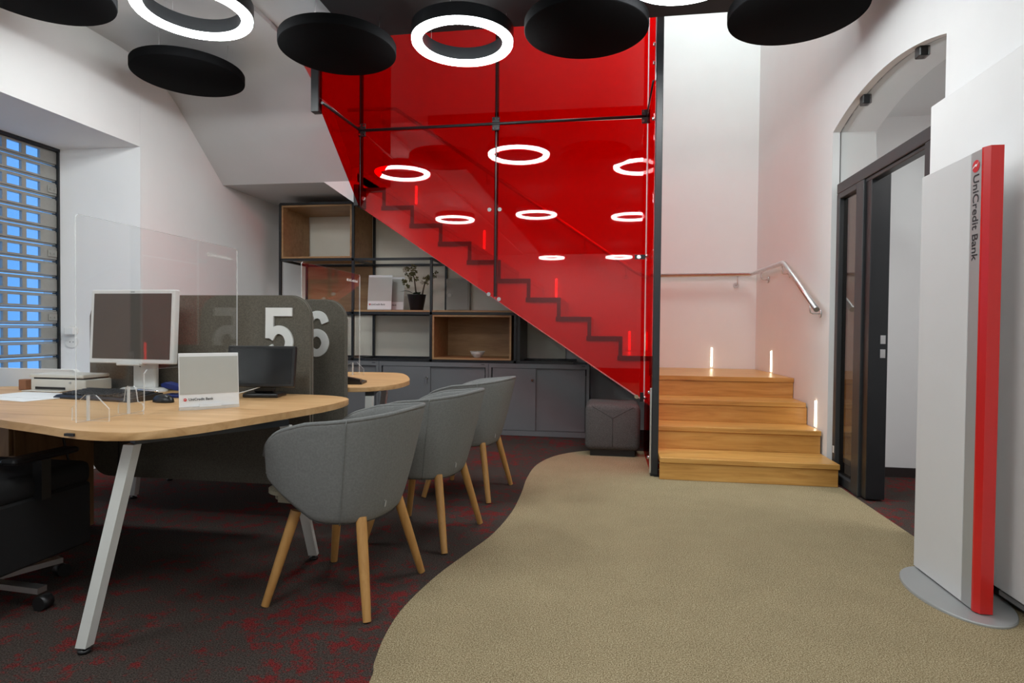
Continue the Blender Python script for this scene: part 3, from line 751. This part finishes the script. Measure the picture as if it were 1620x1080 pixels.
# key cabinet on the wall behind the shelf
kb = thing('key_cabinet', 'small grey metal wall cabinet with a round lock behind the shelf', 'cabinet', (-1.63, 6.75, 1.30))
bm = BM(); box(bm, -1.80, -1.53, 6.66, 6.743, 1.293, 1.66, .004, 1); obj('case', bm, M['greybox'], kb)
bm = BM(); box(bm, -1.785, -1.545, 6.652, 6.66, 1.305, 1.645, .003, 1); obj('door', bm, M['greybox'], kb)
bm = BM(); disc_cyl(bm, (-1.755, 6.652, 1.47), (0, -1, 0), .022, .012, 16); obj('lock', bm, M['bowl'], kb)
# bowl
bz = ZB[0]+.014+.019
bw = BM(); lathe(bw, [(0, .004), (.03, .004), (.032, 0), (.038, 0), (.04, .008), (.065, .03), (.077, .062), (.073, .062), (.06, .034), (0, .014)], (-1.355, 6.30, bz), 32)
for k2 in range(24):
    a = 2*PI*k2/24; lathe(bw, [(0, .06), (.007, .062), (0, .069)], (-1.355+.075*math.cos(a), 6.30+.075*math.sin(a), bz), 6)
o = obj('bowl', bw, M['bowl']); tag(o, 'small grey ceramic bowl with a scalloped rim inside the lower oak box', 'bowl')

# ================================================================ OTTOMAN
ot = thing('ottoman', 'dark grey fabric cube ottoman beside the red glass', 'ottoman', (.06, 5.47, 0))
bm = BM(); box(bm, -.175, .295, 5.25, 5.70, .055, .455, .05, 4); obj('cushion', bm, M['ottoman'], ot, auto=60)
bm = BM(); box(bm, -.13, .25, 5.285, 5.66, .004, .056); obj('plinth', bm, M['black_plastic'], ot)
bm = BM(); tube(bm, [(.06, 5.2505, .09), (.06, 5.2495, .335)], .0022, 6); tube(bm, [(-.115, 5.252, .435), (.06, 5.2495, .335), (.235, 5.252, .435)], .0022, 6)
tube(bm, [(-.1755, 5.475, .09), (-.176, 5.475, .335)], .0022, 6); obj('seam', bm, M['seam'], ot)

# ================================================================ DESKS
DZ = .75
out1 = [(-1.60, 1.700), (-1.50, 1.712), (-1.435, 1.775), (-1.367, 1.915), (-1.315, 2.10), (-1.252, 2.313), (-1.205, 2.516), (-1.205, 2.687), (-1.230, 2.775), (-1.313, 2.845), (-1.437, 2.875), (-1.6, 2.885),
        (-2.4, 2.89), (-3.25, 2.89), (-3.3, 2.86), (-3.3, 2.30), (-3.2, 2.22), (-2.6, 2.02), (-2.14, 1.85), (-1.912, 1.783), (-1.723, 1.717)]
def desk(name, outline, legs, label, my=None):
    dk = thing(name, label, 'desk', (-2.0, sum(p[1] for p in outline)/len(outline), 0), group='oak desks with white slanted legs')
    bm = BM(); prism(bm, outline, 2, DZ-.028, DZ)
    es = [e for e in bm.edges if abs(e.verts[0].co.z-e.verts[1].co.z) < 1e-5]
    bmesh.ops.bevel(bm, geom=es, offset=.002, segments=1, affect='EDGES')
    obj('desktop', bm, M['desk'], dk, auto=30)
    for (a, b2) in legs:
        bm = BM(); bar(bm, (a[0], a[1], DZ-.055), (b2[0], b2[1], .022), .040, .036); 
        for v_ in bm.verts:
            if v_.co.z < .1: v_.co.z = .022
            else: v_.co.z = DZ-.055
        l_ = obj('leg', bm, M['white_metal'], dk)
        bm = BM(); lathe(bm, [(0, .002), (.02, .002), (.02, .012), (.007, .012), (.007, .024), (0, .024)], (b2[0], b2[1], 0), 16); obj('foot', bm, M['black_plastic'], l_)
    for a, b2 in ((legs[0][0], legs[1][0]), (legs[2][0], legs[3][0])):
        bm = BM(); bar(bm, (a[0], a[1], DZ-.041), (b2[0], b2[1], DZ-.041), .05, .025); obj('under_frame', bm, M['black_metal'], dk)
    bm = BM(); bar(bm, ((legs[0][0][0]+legs[1][0][0])/2, (legs[0][0][1]+legs[1][0][1])/2, DZ-.041), ((legs[2][0][0]+legs[3][0][0])/2, (legs[2][0][1]+legs[3][0][1])/2, DZ-.041), .05, .025); obj('under_frame', bm, M['black_metal'], dk)
    return dk
L1 = [((-1.565, 1.80), (-1.708, 1.755)), ((-1.278, 2.27), (-1.352, 2.655)), ((-2.98, 2.40), (-3.05, 2.26)), ((-2.80, 2.60), (-2.90, 2.80))]
dk1 = desk('desk', chaikin(out1), L1, 'oak desk in the foreground with monitor, keyboard and counter screen')
bm = BM(); box(bm, -1.735, -1.70, 1.708, 1.719, DZ-.019, DZ-.010); obj('maker_plate', bm, M['ink'], dk1)
out2 = [(-1.49, 3.275), (-1.39, 3.30), (-1.313, 3.379), (-1.268, 3.50), (-1.257, 3.609), (-1.265, 3.75), (-1.285, 3.86), (-1.40, 4.16), (-1.50, 4.36), (-1.56, 4.44), (-1.64, 4.475), (-1.9, 4.45), (-2.6, 4.27), (-3.2, 4.0), (-3.25, 3.30), (-3.2, 3.275)]
L2 = [((-1.62, 4.30), (-1.72, 4.36)), ((-1.365, 3.36), (-1.368, 3.34)), ((-2.98, 3.7), (-3.05, 3.85)), ((-2.9, 3.45), (-2.95, 3.40))]
dk2 = desk('desk', chaikin(out2), L2, 'second oak desk behind the grey screens, with its own counter screen')

# desk divider screens with numbers
def divider(x0, x1, y, z0, z1, label, digit, nx, nz, nsz):
    dv = thing('desk_divider', label, 'desk divider', ((x0+x1)/2, y+.02, z0), group='felt covered desk dividers')
    pts = rrect(x0, x1, z0, z1, .11, 8)
    bm = BM(); prism(bm, pts, 1, y, y+.042)
    es = [e for e in bm.edges if abs(e.verts[0].co.y-e.verts[1].co.y) < 1e-5]
    bmesh.ops.bevel(bm, geom=es, offset=.005, segments=2, affect='EDGES')
    obj('felt_panel', bm, M['screen_felt'], dv, auto=40)
    bm = BM(); loop = [(p[0], y+.021, p[1]) for p in pts]; c = ((x0+x1)/2, (z0+z1)/2)
    ring_ = []
    for p in pts:
        ring_.append((p[0], p[1]))
    n = len(ring_)
    for i in range(n):
        p, q = ring_[i], ring_[(i+1) % n]
        if p != q: bar(bm, (p[0], y+.021, p[1]), (q[0], y+.021, q[1]), .010, .004, (0, 1, 0))
    obj('edge_trim', bm, M['piping'], dv)
    paths = {'5': [[(.30, .917), (.575, .917)], [(.105, 1.0), (.098, .40)], [(.10, .40), (.19, .53), (.31, .57), (.45, .50), (.515, .33), (.45, .15), (.30, .085), (.16, .125), (.085, .25)]],
             '6': [[(.50, .735), (.44, .865), (.32, .915), (.19, .86), (.11, .70), (.085, .48), (.10, .27), (.17, .14), (.30, .085), (.43, .14), (.50, .30), (.44, .46), (.31, .525), (.19, .475), (.11, .36)]]}[digit]
    b_ = BM(); hw = .0825
    if digit == '5': paths[0] = [(.02, .917), (.575, .917)]
    for i_, p in enumerate(paths):
        q = []
        for k in range(len(p)-1):
            p0, p1, p2, p3 = p[max(k-1, 0)], p[k], p[k+1], p[min(k+2, len(p)-1)]
            for m_ in range(6 if len(p) > 2 else 1):
                u = m_/6; q.append(tuple(.5*(2*p1[j]+(p2[j]-p0[j])*u+(2*p0[j]-5*p1[j]+4*p2[j]-p3[j])*u*u+(3*p1[j]-p0[j]-3*p2[j]+p3[j])*u**3) for j in (0, 1)))
        q.append(p[-1]); L_, R_ = [], []
        for k in range(len(q)):
            d = Vector(q[min(k+1, len(q)-1)])-Vector(q[max(k-1, 0)]); d.normalize(); n2 = Vector((-d.y, d.x)); c = Vector(q[k])
            L_.append(c+n2*hw); R_.append(c-n2*hw)
        def P_(v_, dep): return b_.verts.new((nx+v_.x*nsz, y-dep, nz+v_.y*nsz))
        f0 = [(P_(a, .012+.0002*i_), P_(b2, .012+.0002*i_), P_(a, .001), P_(b2, .001)) for a, b2 in zip(L_, R_)]
        for k in range(len(f0)-1):
            A, B = f0[k], f0[k+1]
            b_.faces.new([A[0], B[0], B[1], A[1]]); b_.faces.new([A[2], B[2], B[0], A[0]]); b_.faces.new([A[1], B[1], B[3], A[3]])
        for A in (f0[0], f0[-1]): b_.faces.new([A[0], A[1], A[3], A[2]])
    obj('number', b_, M['num'], dv)
    return dv
dv5 = divider(-2.80, -1.512, 2.92, .27, 1.253, 'taupe felt desk divider with a white 5, behind the foreground desk', '5', -1.757, .927, .265)
dv6 = divider(-2.75, -1.459, 3.225, .27, 1.247, 'taupe felt desk divider with a white 6, in front of the second desk', '6', -1.704, .925, .262)
for d_, y in ((dv5, 2.962), (dv6, 3.267)):
    for x in (-2.5, -1.75):
        bm = BM(); box(bm, x-.02, x+.02, y, y+.006 if y < 3.1 else y+.008, .50, .80); obj('mounting_clip', bm, M['black_metal'], d_)

# counter screens of clear acrylic
def counter_screen(x, y0, y1, z1, label, rz=0):
    s_ = thing('counter_screen', label, 'counter screen', (x, (y0+y1)/2, DZ), group='clear acrylic counter screens')
    z0 = DZ+.001; t_ = .006; r = .02
    ya, yb_ = y0+.315, y1-.25          # pass-through cut out
    pts = [(y0, z0), (ya-.01, z0), (ya, z0+.012), (ya, z0+.15), (ya+.015, z0+.165), (yb_-.015, z0+.165), (yb_, z0+.15), (yb_, z0), (y1, z0), (y1, z1-.01), (y1-.01, z1), (y0+.01, z1), (y0, z1-.01)]
    bm = BM(); prism(bm, pts, 0, x-t_/2, x+t_/2, 0, 1); obj('pane', bm, [M['acrylic'], M['acr_edge']], s_)
    for yy, kind in ((y0+.05, 0), (y0+.235, 1), (y1-.12, 0)):
        if kind == 0: pr = [(-.075, 0), (.075, 0), (.075, .045), (.022, .092), (-.022, .092), (-.075, .045)]
        else: pr = [(-.055, 0), (.055, 0), (.055, .03), (.05, .042), (.03, .048), (.022, .10), (.012, .108), (-.012, .108), (-.022, .10), (-.03, .048), (-.05, .042), (-.055, .03)]
        b_ = BM(); prism(b_, [(x+p[0]+.01, z0+p[1]) for p in pr], 1, yy-.003, yy+.003, 0, 1); obj('foot', b_, [M['acrylic'], M['acr_edge']], s_)
        b_ = BM(); box(b_, x-.004, x+.004, yy-.0035, yy+.0035, z0, z0+(.09 if kind == 0 else .105)); obj('slot_edge', b_, M['acr_edge'], s_)
    mw = frame((x+t_/2+.0005, y1-.21, z1-.062), (0, 1, 0), (0, 0, 1))
    text('lettering', 'UniCredit Bank', .026, mw, M['white_metal'], s_, .0002, .0003)
    emblem(s_, frame((x+t_/2+.0005, y1-.226, z1-.054), (0, 1, 0), (0, 0, 1)), .009, M['white_metal'], M['silver'])
    return s_
counter_screen(-1.825, 1.845, 2.775, 1.478, 'clear acrylic counter screen standing on the foreground desk')
counter_screen(-1.815, 3.40, 4.27, 1.485, 'clear acrylic counter screen standing on the second desk behind the dividers')

# white monitor
def monitor(name, label, loc, rz, wd, ht, zc, body, screen, bez_, tilt, base_r, deep=.05):
    mo = thing(name, label, 'monitor', loc, rz)
    Tm = Matrix.Translation((0, -.03, zc)) @ Matrix.Rotation(tilt, 4, 'X')
    b_ = BM(); box(b_, -wd/2, wd/2, -.012, .022, -ht/2, ht/2, .006, 2); b_.transform(Tm); hs = obj('housing', b_, body, mo, local=True)
    b_ = BM(); box(b_, -wd/2+bez_, wd/2-bez_, -.0135, -.0122, -ht/2+bez_*1.15, ht/2-bez_); b_.transform(Tm); obj('screen', b_, screen, mo, local=True)
    b_ = BM(); box(b_, -wd*.36, wd*.36, .022, .022+deep, -ht*.36, ht*.36, .012, 2); b_.transform(Tm); obj('rear_cover', b_, body, mo, local=True)
    return mo, Tm
mo, Tm = monitor('desktop_monitor', 'white framed monitor with dark blank screen on the foreground desk', (-2.40, 2.80, DZ), -.04, .50, .378, .337, M['white_plastic'], M['screen_warm'], .020, -.05, .12)
b_ = BM(); box(b_, -.075, .06, .045, .075, .015, .36, .008, 2); obj('stand_column', b_, M['white_plastic'], mo, local=True)
b_ = BM(); lathe(b_, [(0, 0), (.135, 0), (.135, .006), (.11, .018), (0, .02)], (0, .05, 0), 32); b_.transform(Matrix.Diagonal((1, .62, 1, 1))); obj('stand_base', b_, M['white_plastic'], mo, local=True, auto=40)
b_ = BM(); box(b_, -.07, .07, -.03, .02, -.20, -.186, .004, 1); b_.transform(Tm); obj('handle', b_, M['white_plastic'], mo, local=True)
b_ = BM(); box(b_, -.012, .012, -.0128, -.0118, .174, .180); b_.transform(Tm); obj('badge', b_, M['silver'], mo, local=True)
b_ = BM(); tube(b_, bez([(-.06, .02, .17), (-.02, .06, .10), (.0, .06, .11), (.02, .06, .12)]), .003, 6); obj('cable', b_, M['black_plastic'], mo, local=True)
# black customer display
pm, Tp = monitor('customer_display', 'small black tilted display on the foreground desk in front of divider number 5', (-1.655, 2.735, DZ), .17, .325, .20, .150, M['black_plastic'], M['screen_dark'], .014, -.16, .1, .03)
b_ = BM(); box(b_, -.05, .05, .0, .03, .02, .15, .008, 2); obj('stand_column', b_, M['black_plastic'], pm, local=True)
b_ = BM(); box(b_, -.085, .085, -.05, .075, 0, .02, .006, 2); obj('stand_base', b_, M['black_plastic'], pm, local=True)
b_ = BM(); tube(b_, bez([(-.16, -.06, .006), (-.11, -.08, .02), (-.06, -.06, .03), (.02, -.03, .06)]), .0025, 6); tube(b_, bez([(-.2, -.02, .09), (-.13, -.05, .05), (-.10, -.07, .03), (-.10, -.08, .003)]), .0025, 6); obj('cable', b_, M['white_plastic'], pm, local=True)
# leaflet holder on the desk
ang = math.atan2(2.387-2.224, -1.569+1.727)
card_holder(-1.625, 2.285, DZ, .227, .220, ang, 'white leaflet holder with grey insert on the foreground desk', True, tilt=.10)
# keyboard with keys
kbd = thing('keyboard', 'black computer keyboard on the foreground desk', 'keyboard', (-2.30, 2.50, DZ), -.15)
b_ = BM(); prism(b_, [(-.085, 0), (.085, 0), (.085, .028), (.07, .030), (-.07, .016), (-.085, .008)], 0, -.235, .235); 
obj('case', b_, M['black_plastic'], kbd, local=True)
b_ = BM()
for r_ in range(6):
    y = -.058+r_*.0235; z = .017+(y+.07)*.1
    for c_ in range(22):
        if c_ in (15, 19): continue
        x = -.215+c_*.0196; box(b_, x, x+.0165, y, y+.019, z, z+.007)
ko = obj('keys', b_, M['key_plastic'], kbd, local=True); ko['kind'] = 'stuff'
# mouse
ms = thing('computer_mouse', 'black computer mouse beside the keyboard', 'mouse', (-1.965, 2.44, DZ), -.35)
b_ = BM(); lathe(b_, [(0, 0), (.98, 0), (1.0, .12), (.93, .45), (.7, .78), (.35, .96), (0, 1)], seg=28); b_.transform(Matrix.Diagonal((.062, .034, .036, 1))); obj('shell', b_, M['black_plastic'], ms, local=True)
b_ = BM(); tube(b_, [(.03, 0, .030), (.045, 0, .027)], .006, 10); obj('scroll_wheel', b_, M['key_plastic'], ms, local=True)
# hole punch (blue), pen, papers
hp = thing('hole_punch', 'dark blue hole punch behind the leaflet holder', 'hole punch', (-2.02, 2.63, DZ), .1)
b_ = BM(); box(b_, -.075, .075, -.04, .04, 0, .016, .005, 2); obj('base', b_, M['blue'], hp, local=True)
b_ = BM(); prism(b_, [(-.085, .064), (-.07, .072), (.02, .05), (.085, .026), (.085, .014), (.02, .030), (-.08, .050)], 1, -.03, .03); obj('lever', b_, M['blue'], hp, local=True)
pn = thing('ballpoint_pen', 'silver ballpoint pen resting on the keyboard edge', 'pen', (-2.07, 2.475, DZ+.045), -.25)
b_ = BM(); tube(b_, [(-.075, 0, 0), (-.06, 0, 0), (.045, 0, 0), (.07, 0, 0)], [.004, .0055, .0055, .001], 10); obj('barrel', b_, M['chrome'], pn, local=True)
b_ = BM(); box(b_, -.072, -.03, -.001, .001, .0055, .008); obj('clip', b_, M['steel'], pn, local=True)
for k2, (x, y, rz_, lab) in enumerate(((-2.72, 2.44, -.2, 'white printed sheet at the left desk edge, lowest of the pile'), (-2.70, 2.52, -.05, 'white printed sheet lying on another, below the printer'))):
    b_ = BM(); box(b_, -.20, .20, -.10, .10, 0, .0012+.001*k2); b_.transform(Matrix.Translation((x, y, DZ+.001*k2+.0005)) @ Matrix.Rotation(rz_, 4, 'Z'))
    tag(obj('paper_sheet', b_, M['paper']), lab, 'paper', 'papers on the foreground desk')
# desktop printer
pr = thing('desk_printer', 'cream flatbed printer at the back left of the foreground desk', 'printer', (-2.80, 2.80, DZ), -.02)
b_ = BM(); box(b_, -.15, .18, -.09, .075, .004, .062, .006, 2); obj('body', b_, M['cream_plastic'], pr, local=True)
b_ = BM(); box(b_, -.155, .17, -.095, .072, .070, .088, .005, 2); obj('lid', b_, M['cream_plastic'], pr, local=True)
b_ = BM(); box(b_, -.135, .165, -.085, .068, .060, .071); obj('lid_gap', b_, M['black_plastic'], pr, local=True)
b_ = BM(); box(b_, -.12, .06, -.0925, -.088, .010, .022); obj('paper_slot', b_, M['black_plastic'], pr, local=True)
b_ = BM(); box(b_, -.14, .08, -.15, -.085, .002, .007, .001, 1); obj('paper_tray', b_, M['cream_plastic'], pr, local=True)
b_ = BM(); disc_cyl(b_, (.09, -.09, .045), (0, -1, 0), .006, .003, 10); obj('button', b_, M['silver'], pr, local=True)
bm = BM(); box(bm, -3.035, -2.99, 2.72, 2.76, DZ+.001, DZ+.056, .003, 1); tag(obj('cork_block', bm, M['brownblock']), 'small brown block beside the printer', 'block')
# low white panel by the window behind the desk
wp = thing('modesty_panel', 'low white panel between the foreground desk and the window', 'panel', (-3.5, 2.95, 0))
b_ = BM(); prism(b_, rrect(-3.83, -2.90, .10, .845, .03, 4), 1, 2.935, 2.965); obj('board', b_, M['white_plastic'], wp)
b_ = BM(); box(b_, -3.7, -3.66, 2.93, 2.97, 0.001, .10); box(b_, -3.05, -3.01, 2.93, 2.97, 0.001, .10); obj('leg', b_, M['white_metal'], wp)
# items on the second desk
tp = thing('desk_phone', 'black low desk phone on the second desk behind divider number 6', 'phone', (-1.56, 3.52, DZ), .2)
b_ = BM(); prism(b_, [(-.09, 0), (.09, 0), (.09, .012), (-.09, .045)], 1, -.08, .08); obj('body', b_, M['black_plastic'], tp, local=True)
b_ = BM(); prism(b_, [(-.08, .044), (.08, .014), (.08, .03), (-.08, .06)], 1, -.075, -.03); obj('handset', b_, M['black_plastic'], tp, local=True)

# wooden pedestal under the desk and operator chair
pd = thing('desk_pedestal', 'dark wood pedestal under the left end of the foreground desk', 'pedestal', (-2.95, 2.62, 0))
b_ = BM(); box(b_, -3.20, -2.72, 2.42, 2.86, .02, .70, .002, 1); obj('carcass', b_, M['ped'], pd)
for k2 in range(3):
    b_ = BM(); box(b_, -3.19, -2.73, 2.40, 2.418, .04+.22*k2, .245+.22*k2, .002, 1); dd = obj('drawer', b_, M['ped'], pd)
    b_ = BM(); box(b_, -3.02, -2.90, 2.385, 2.40, .17+.22*k2, .18+.22*k2); obj('handle', b_, M['black_metal'], dd)
oc = thing('office_chair', 'black swivel office chair at the left edge by the foreground desk', 'office chair', (-2.42, 2.00, 0), .0)
b_ = BM(); box(b_, -.25, .26, -.22, .27, .42, .52, .035, 3); obj('seat', b_, M['chairblack'], oc, local=True, auto=50)
b_ = BM(); box(b_, -.22, .22, -.27, -.21, .55, 1.05, .03, 3); obj('backrest', b_, M['chairblack'], oc, local=True, auto=50)
b_ = BM(); box(b_, -.04, .04, -.26, -.20, .40, .62); obj('back_support', b_, M['black_plastic'], oc, local=True)
for s_ in (-1, 1):
    b_ = BM(); box(b_, s_*.27-.035, s_*.27+.035, -.12, .16, .575, .60, .012, 2); ar = obj('armrest', b_, M['black_plastic'], oc, local=True)
    b_ = BM(); box(b_, s_*.27-.02, s_*.27+.02, 0, .04, .42, .576); obj('armrest_post', b_, M['black_plastic'], oc, local=True)
b_ = BM(); tube(b_, [(0, 0, .07), (0, 0, .43)], .028, 14); obj('gas_lift', b_, M['black_plastic'], oc, local=True)
b_ = BM(); box(b_, -.24, .26, -.20, .26, .17, .43, .01, 1); obj('mechanism_cover', b_, M['chairblack'], oc, local=True)
for k2 in range(5):
    a = .0+2*PI*k2/5
    b_ = BM(); bar(b_, (0, 0, .085), (.29*math.cos(a), .29*math.sin(a), .075), .04, .022); lg = obj('base_spoke', b_, M['steel'], oc, local=True)
    b_ = BM(); c = Vector((.295*math.cos(a), .295*math.sin(a), .028)); n_ = Vector((-math.sin(a), math.cos(a), 0)); tube(b_, [c-n_*.022, c+n_*.022], .027, 16); b_.faces.ensure_lookup_table(); obj('caster', b_, M['black_plastic'], oc, local=True)
# cables hanging under the desk
b_ = BM(); tube(b_, bez([(-2.66, 2.62, .72), (-2.72, 2.62, .5), (-2.60, 2.66, .35), (-2.66, 2.7, .02)], 16), .005, 6)
tag(obj('power_cable', b_, M['black_plastic']), 'black power cable hanging under the foreground desk, nearest the pedestal', 'cable')
b_ = BM(); tube(b_, bez([(-2.52, 2.75, .72), (-2.42, 2.76, .5), (-2.55, 2.78, .3), (-2.5, 2.8, .01)], 16), .004, 6)
tag(obj('power_cable', b_, M['black_plastic']), 'thin black cable hanging under the foreground desk, next to the divider', 'cable')
# wall sockets in the window reveal
def rv(x): return WY1-(XL-x)*.22/.58
for nm, lab, zz, plug in (('wall_socket', 'round white wall socket in the window reveal with a plug in it', 1.045, True), ('wall_socket', 'round white empty wall socket in the window reveal, the lower one', .955, False)):
    xw = -4.326; yw = rv(xw); nrm = Vector((.22, -.58, 0)).normalized()
    wsk = thing(nm, lab, 'socket', (xw, yw, zz))
    b_ = BM(); disc_cyl(b_, (xw, yw, zz), nrm, .046, .009, 24); obj('plate', b_, M['white_plastic'], wsk)
    if plug:
        b_ = BM(); box(b_, -.035, .035, -.05, 0, -.03, .03, .008, 2); b_.transform(Matrix.Translation(Vector((xw, yw, zz))+nrm*.009) @ Matrix.Rotation(math.atan2(.22, .58), 4, 'Z')); obj('plug', b_, M['white_plastic'], wsk)
    else:
        for s_ in (-1, 1):
            t_ = Vector((nrm.y, -nrm.x, 0)); b_ = BM(); disc_cyl(b_, Vector((xw, yw, zz))+nrm*.009+t_*.012*s_, nrm, .004, .001, 8); obj('contact_hole', b_, M['ink'], wsk)

# ================================================================ TUB CHAIRS
def shell_bm():
    bm_ = BM(); W, D = .300, .305; NU, NV = 48, 14; th_ = .034
    def plan(s_, k_):
        # s_ in -1..1 around the U; k_ in 0..1 bottom..top
        a = abs(s_); sg = 1 if s_ >= 0 else -1
        sw = .74+.26*k_**.62; sd = .66+.34*k_**.75
        if a > .52:
            u = (a-.52)/.48; x = -.222*u*(.90+.10*k_)/sd; y = W*(1-.07*u*u)
        else:
            ph_ = a/.52*PI/2; n_ = 2.55
            x = D*max(0, math.cos(ph_))**(2/n_); y = W*max(0, math.sin(ph_))**(2/n_)
        return Vector((x*sd-.02*(1-k_), sg*y*sw, 0))
    def zr(s_):
        a = abs(s_)
        zt_ = .775-.105*a**1.5; zb_ = .330+.02*a+.14*max(0, a-.5)/.5
        if a > .76:
            e = (a-.76)/.24; f_ = math.sqrt(max(0, 1-e**2.4)); zm = zb_+(zt_-zb_)*.42
            zt_ = zm+(zt_-zm)*(.30+.70*f_); zb_ = zm+(zb_-zm)*(.55+.45*f_)
        return zb_, zt_
    o_, i_ = [], []
    for iu in range(NU+1):
        s_ = -1+2*iu/NU; zb_, zt_ = zr(s_); co, ci = [], []
        for iv in range(NV+1):
            v_ = iv/NV; z_ = zb_+(zt_-zb_)*v_; k_ = max(0, min(1, (z_-.33)/(.46)))
            p = plan(s_, k_); q = plan(min(1, s_+.01), k_)-plan(max(-1, s_-.01), k_); nr = Vector((q.y, -q.x, 0)).normalized()
            if nr.dot(p-Vector((-.1, 0, 0))) < 0: nr = -nr
            rim = .5+.5*min(1, (1-v_)*7)
            co.append(bm_.verts.new((p.x, p.y, z_))); ci.append(bm_.verts.new((p.x-nr.x*th_*rim, p.y-nr.y*th_*rim, z_ + (.006 if v_ < 1 else 0))))
        o_.append(co); i_.append(ci)
    for iu in range(NU):
        for iv in range(NV):
            bm_.faces.new([o_[iu][iv], o_[iu+1][iv], o_[iu+1][iv+1], o_[iu][iv+1]]); bm_.faces.new([i_[iu][iv], i_[iu][iv+1], i_[iu+1][iv+1], i_[iu+1][iv]])
        bm_.faces.new([o_[iu][NV], o_[iu+1][NV], i_[iu+1][NV], i_[iu][NV]]); bm_.faces.new([o_[iu][0], i_[iu][0], i_[iu+1][0], o_[iu+1][0]])
    for e in (0, NU):
        for iv in range(NV): bm_.faces.new([o_[e][iv], o_[e][iv+1], i_[e][iv+1], i_[e][iv]])
    # piping along the rim (returned as points)
    rimp = [((a[NV].co+b[NV].co)/2) for a, b in zip(o_, i_)]
    seam = [o_[NU//2][iv].co.copy() for iv in range(NV+1)]
    seam2 = [[o_[NU//2+s_*9][iv].co.copy() for iv in range(NV+1)] for s_ in (-1, 1)]
    bot = [o_[iu][0].co.copy() for iu in range(NU+1)]
    return bm_, rimp, seam2, bot
CHX = [(-1.055, 2.38, .12), (-.945, 3.10, .155), (-.905, 3.97, .13)]
ch = thing('tub_chair', 'grey wool tub chair with beech legs nearest to the camera', 'chair', (0, 0, 0), 0, 'grey tub chairs along the desks')
bm_, rimp, seam2, bot = shell_bm(); sh_ = obj('shell', bm_, M['fabric'], ch, smooth=True, local=True)
sub = sh_.modifiers.new('smooth', 'SUBSURF'); sub.levels = 1; sub.render_levels = 1
b_ = BM()
tube(b_, [p+Vector((0, 0, -.004)) for p in rimp], .0085, 8); obj('rim_piping', b_, M['fabric'], ch, local=True)
b_ = BM()
for sm in seam2:
    b_ = BM(); tube(b_, sm, .0022, 5); obj('seam', b_, M['fabric'], ch, local=True)
b_ = BM()   # underside pan closing the shell
vs = [b_.verts.new((p.x*.99, p.y*.99, p.z+.004)) for p in bot]; cen = b_.verts.new((0, 0, .325))
for i in range(len(vs)-1): b_.faces.new([vs[i], vs[i+1], cen])
b_.faces.new([vs[-1], vs[0], cen]); obj('seat_pan', b_, M['fabric'], ch, smooth=True, local=True)
b_ = BM(); pts = rrect(-.298, .12, -.185, .185, .09, 6)
prism(b_, pts, 2, .395, .462); es = [e for e in b_.edges if abs(e.verts[0].co.z-e.verts[1].co.z) < 1e-5]; bmesh.ops.bevel(b_, geom=es, offset=.026, segments=3, affect='EDGES')
obj('seat_cushion', b_, M['seat_fabric'], ch, auto=60, local=True)['label'] = 'beige seat cushion'
for sx_, sy_ in ((1, -1), (1, 1), (-1, -1), (-1, 1)):
    b_ = BM(); t0 = Vector((sx_*.145, sy_*.155, .36)); t1 = Vector((sx_*.222, sy_*.243, .003))
    tube(b_, [t0, t0.lerp(t1, .5), t1], [.0215, .0195, .0155], 16); obj('leg', b_, M['leg'], ch, local=True, auto=50)
b_ = BM(); prism(b_, [(-.012, 0), (-.004, .0), (.006, .024), (.0, .03), (-.014, .03), (-.014, .025), (-.003, .024)], 0, 0, .0025); b_.transform(Matrix.Translation((.205, -.07, .385))); obj('fabric_tag', b_, M['silver'], ch, local=True)
labels = [None, 'grey wool tub chair with beech legs, middle one of the row of three', 'grey wool tub chair with beech legs farthest back, by the grey cabinets']
for k2 in (1, 2):
    x, y, a = CHX[k2]; copy_tree(ch, (x, y, .004 if False else 0), -a, labels[k2])
ch.location = (CHX[0][0], CHX[0][1], 0); ch.rotation_euler = (0, 0, -CHX[0][2])

# ================================================================ PILLAR SIGN (kiosk)
ks = thing('pillar_sign', 'tall white and red bank pillar sign on a silver oval base', 'sign', (1.44, 2.76, 0))
b_ = BM(); lathe(b_, [(0, .004), (1, .004), (1, .010), (.985, .014), (0, .014)], seg=56); b_.transform(Matrix.Translation((1.44, 2.75, 0)) @ Matrix.Diagonal((.168, .29, 1, 1))); obj('base', b_, M['silver'], ks, auto=40)
b_ = BM(); box(b_, 1.413, 1.470, 2.652, 3.03, .020, 1.80, .002, 1); obj('white_panel', b_, M['kiosk_white'], ks)
b_ = BM(); box(b_, 1.413, 1.470, 2.583, 2.650, .020, 1.80, .001, 1); obj('silver_strip', b_, M['silver'], ks)
b_ = BM(); prism(b_, [(1.413, 2.583), (1.413, 2.572), (1.425, 2.548), (1.470, 2.548), (1.470, 2.583)], 2, .018, 1.803); obj('red_edge', b_, M['kiosk_red'], ks)
b_ = BM(); box(b_, 1.42, 1.465, 2.56, 3.0, .013, .021); obj('foot_gap', b_, M['black_plastic'], ks)
text('lettering', 'UniCredit Bank', .053, frame((1.4125, 2.634, 1.712), (0, 0, -1), (0, -1, 0)), M['ink'], ks, .0003, .0006)
emblem(ks, frame((1.4122, 2.618, 1.742), (0, -1, 0), (0, 0, 1)), .024, M['logo_red'], M['paper'])
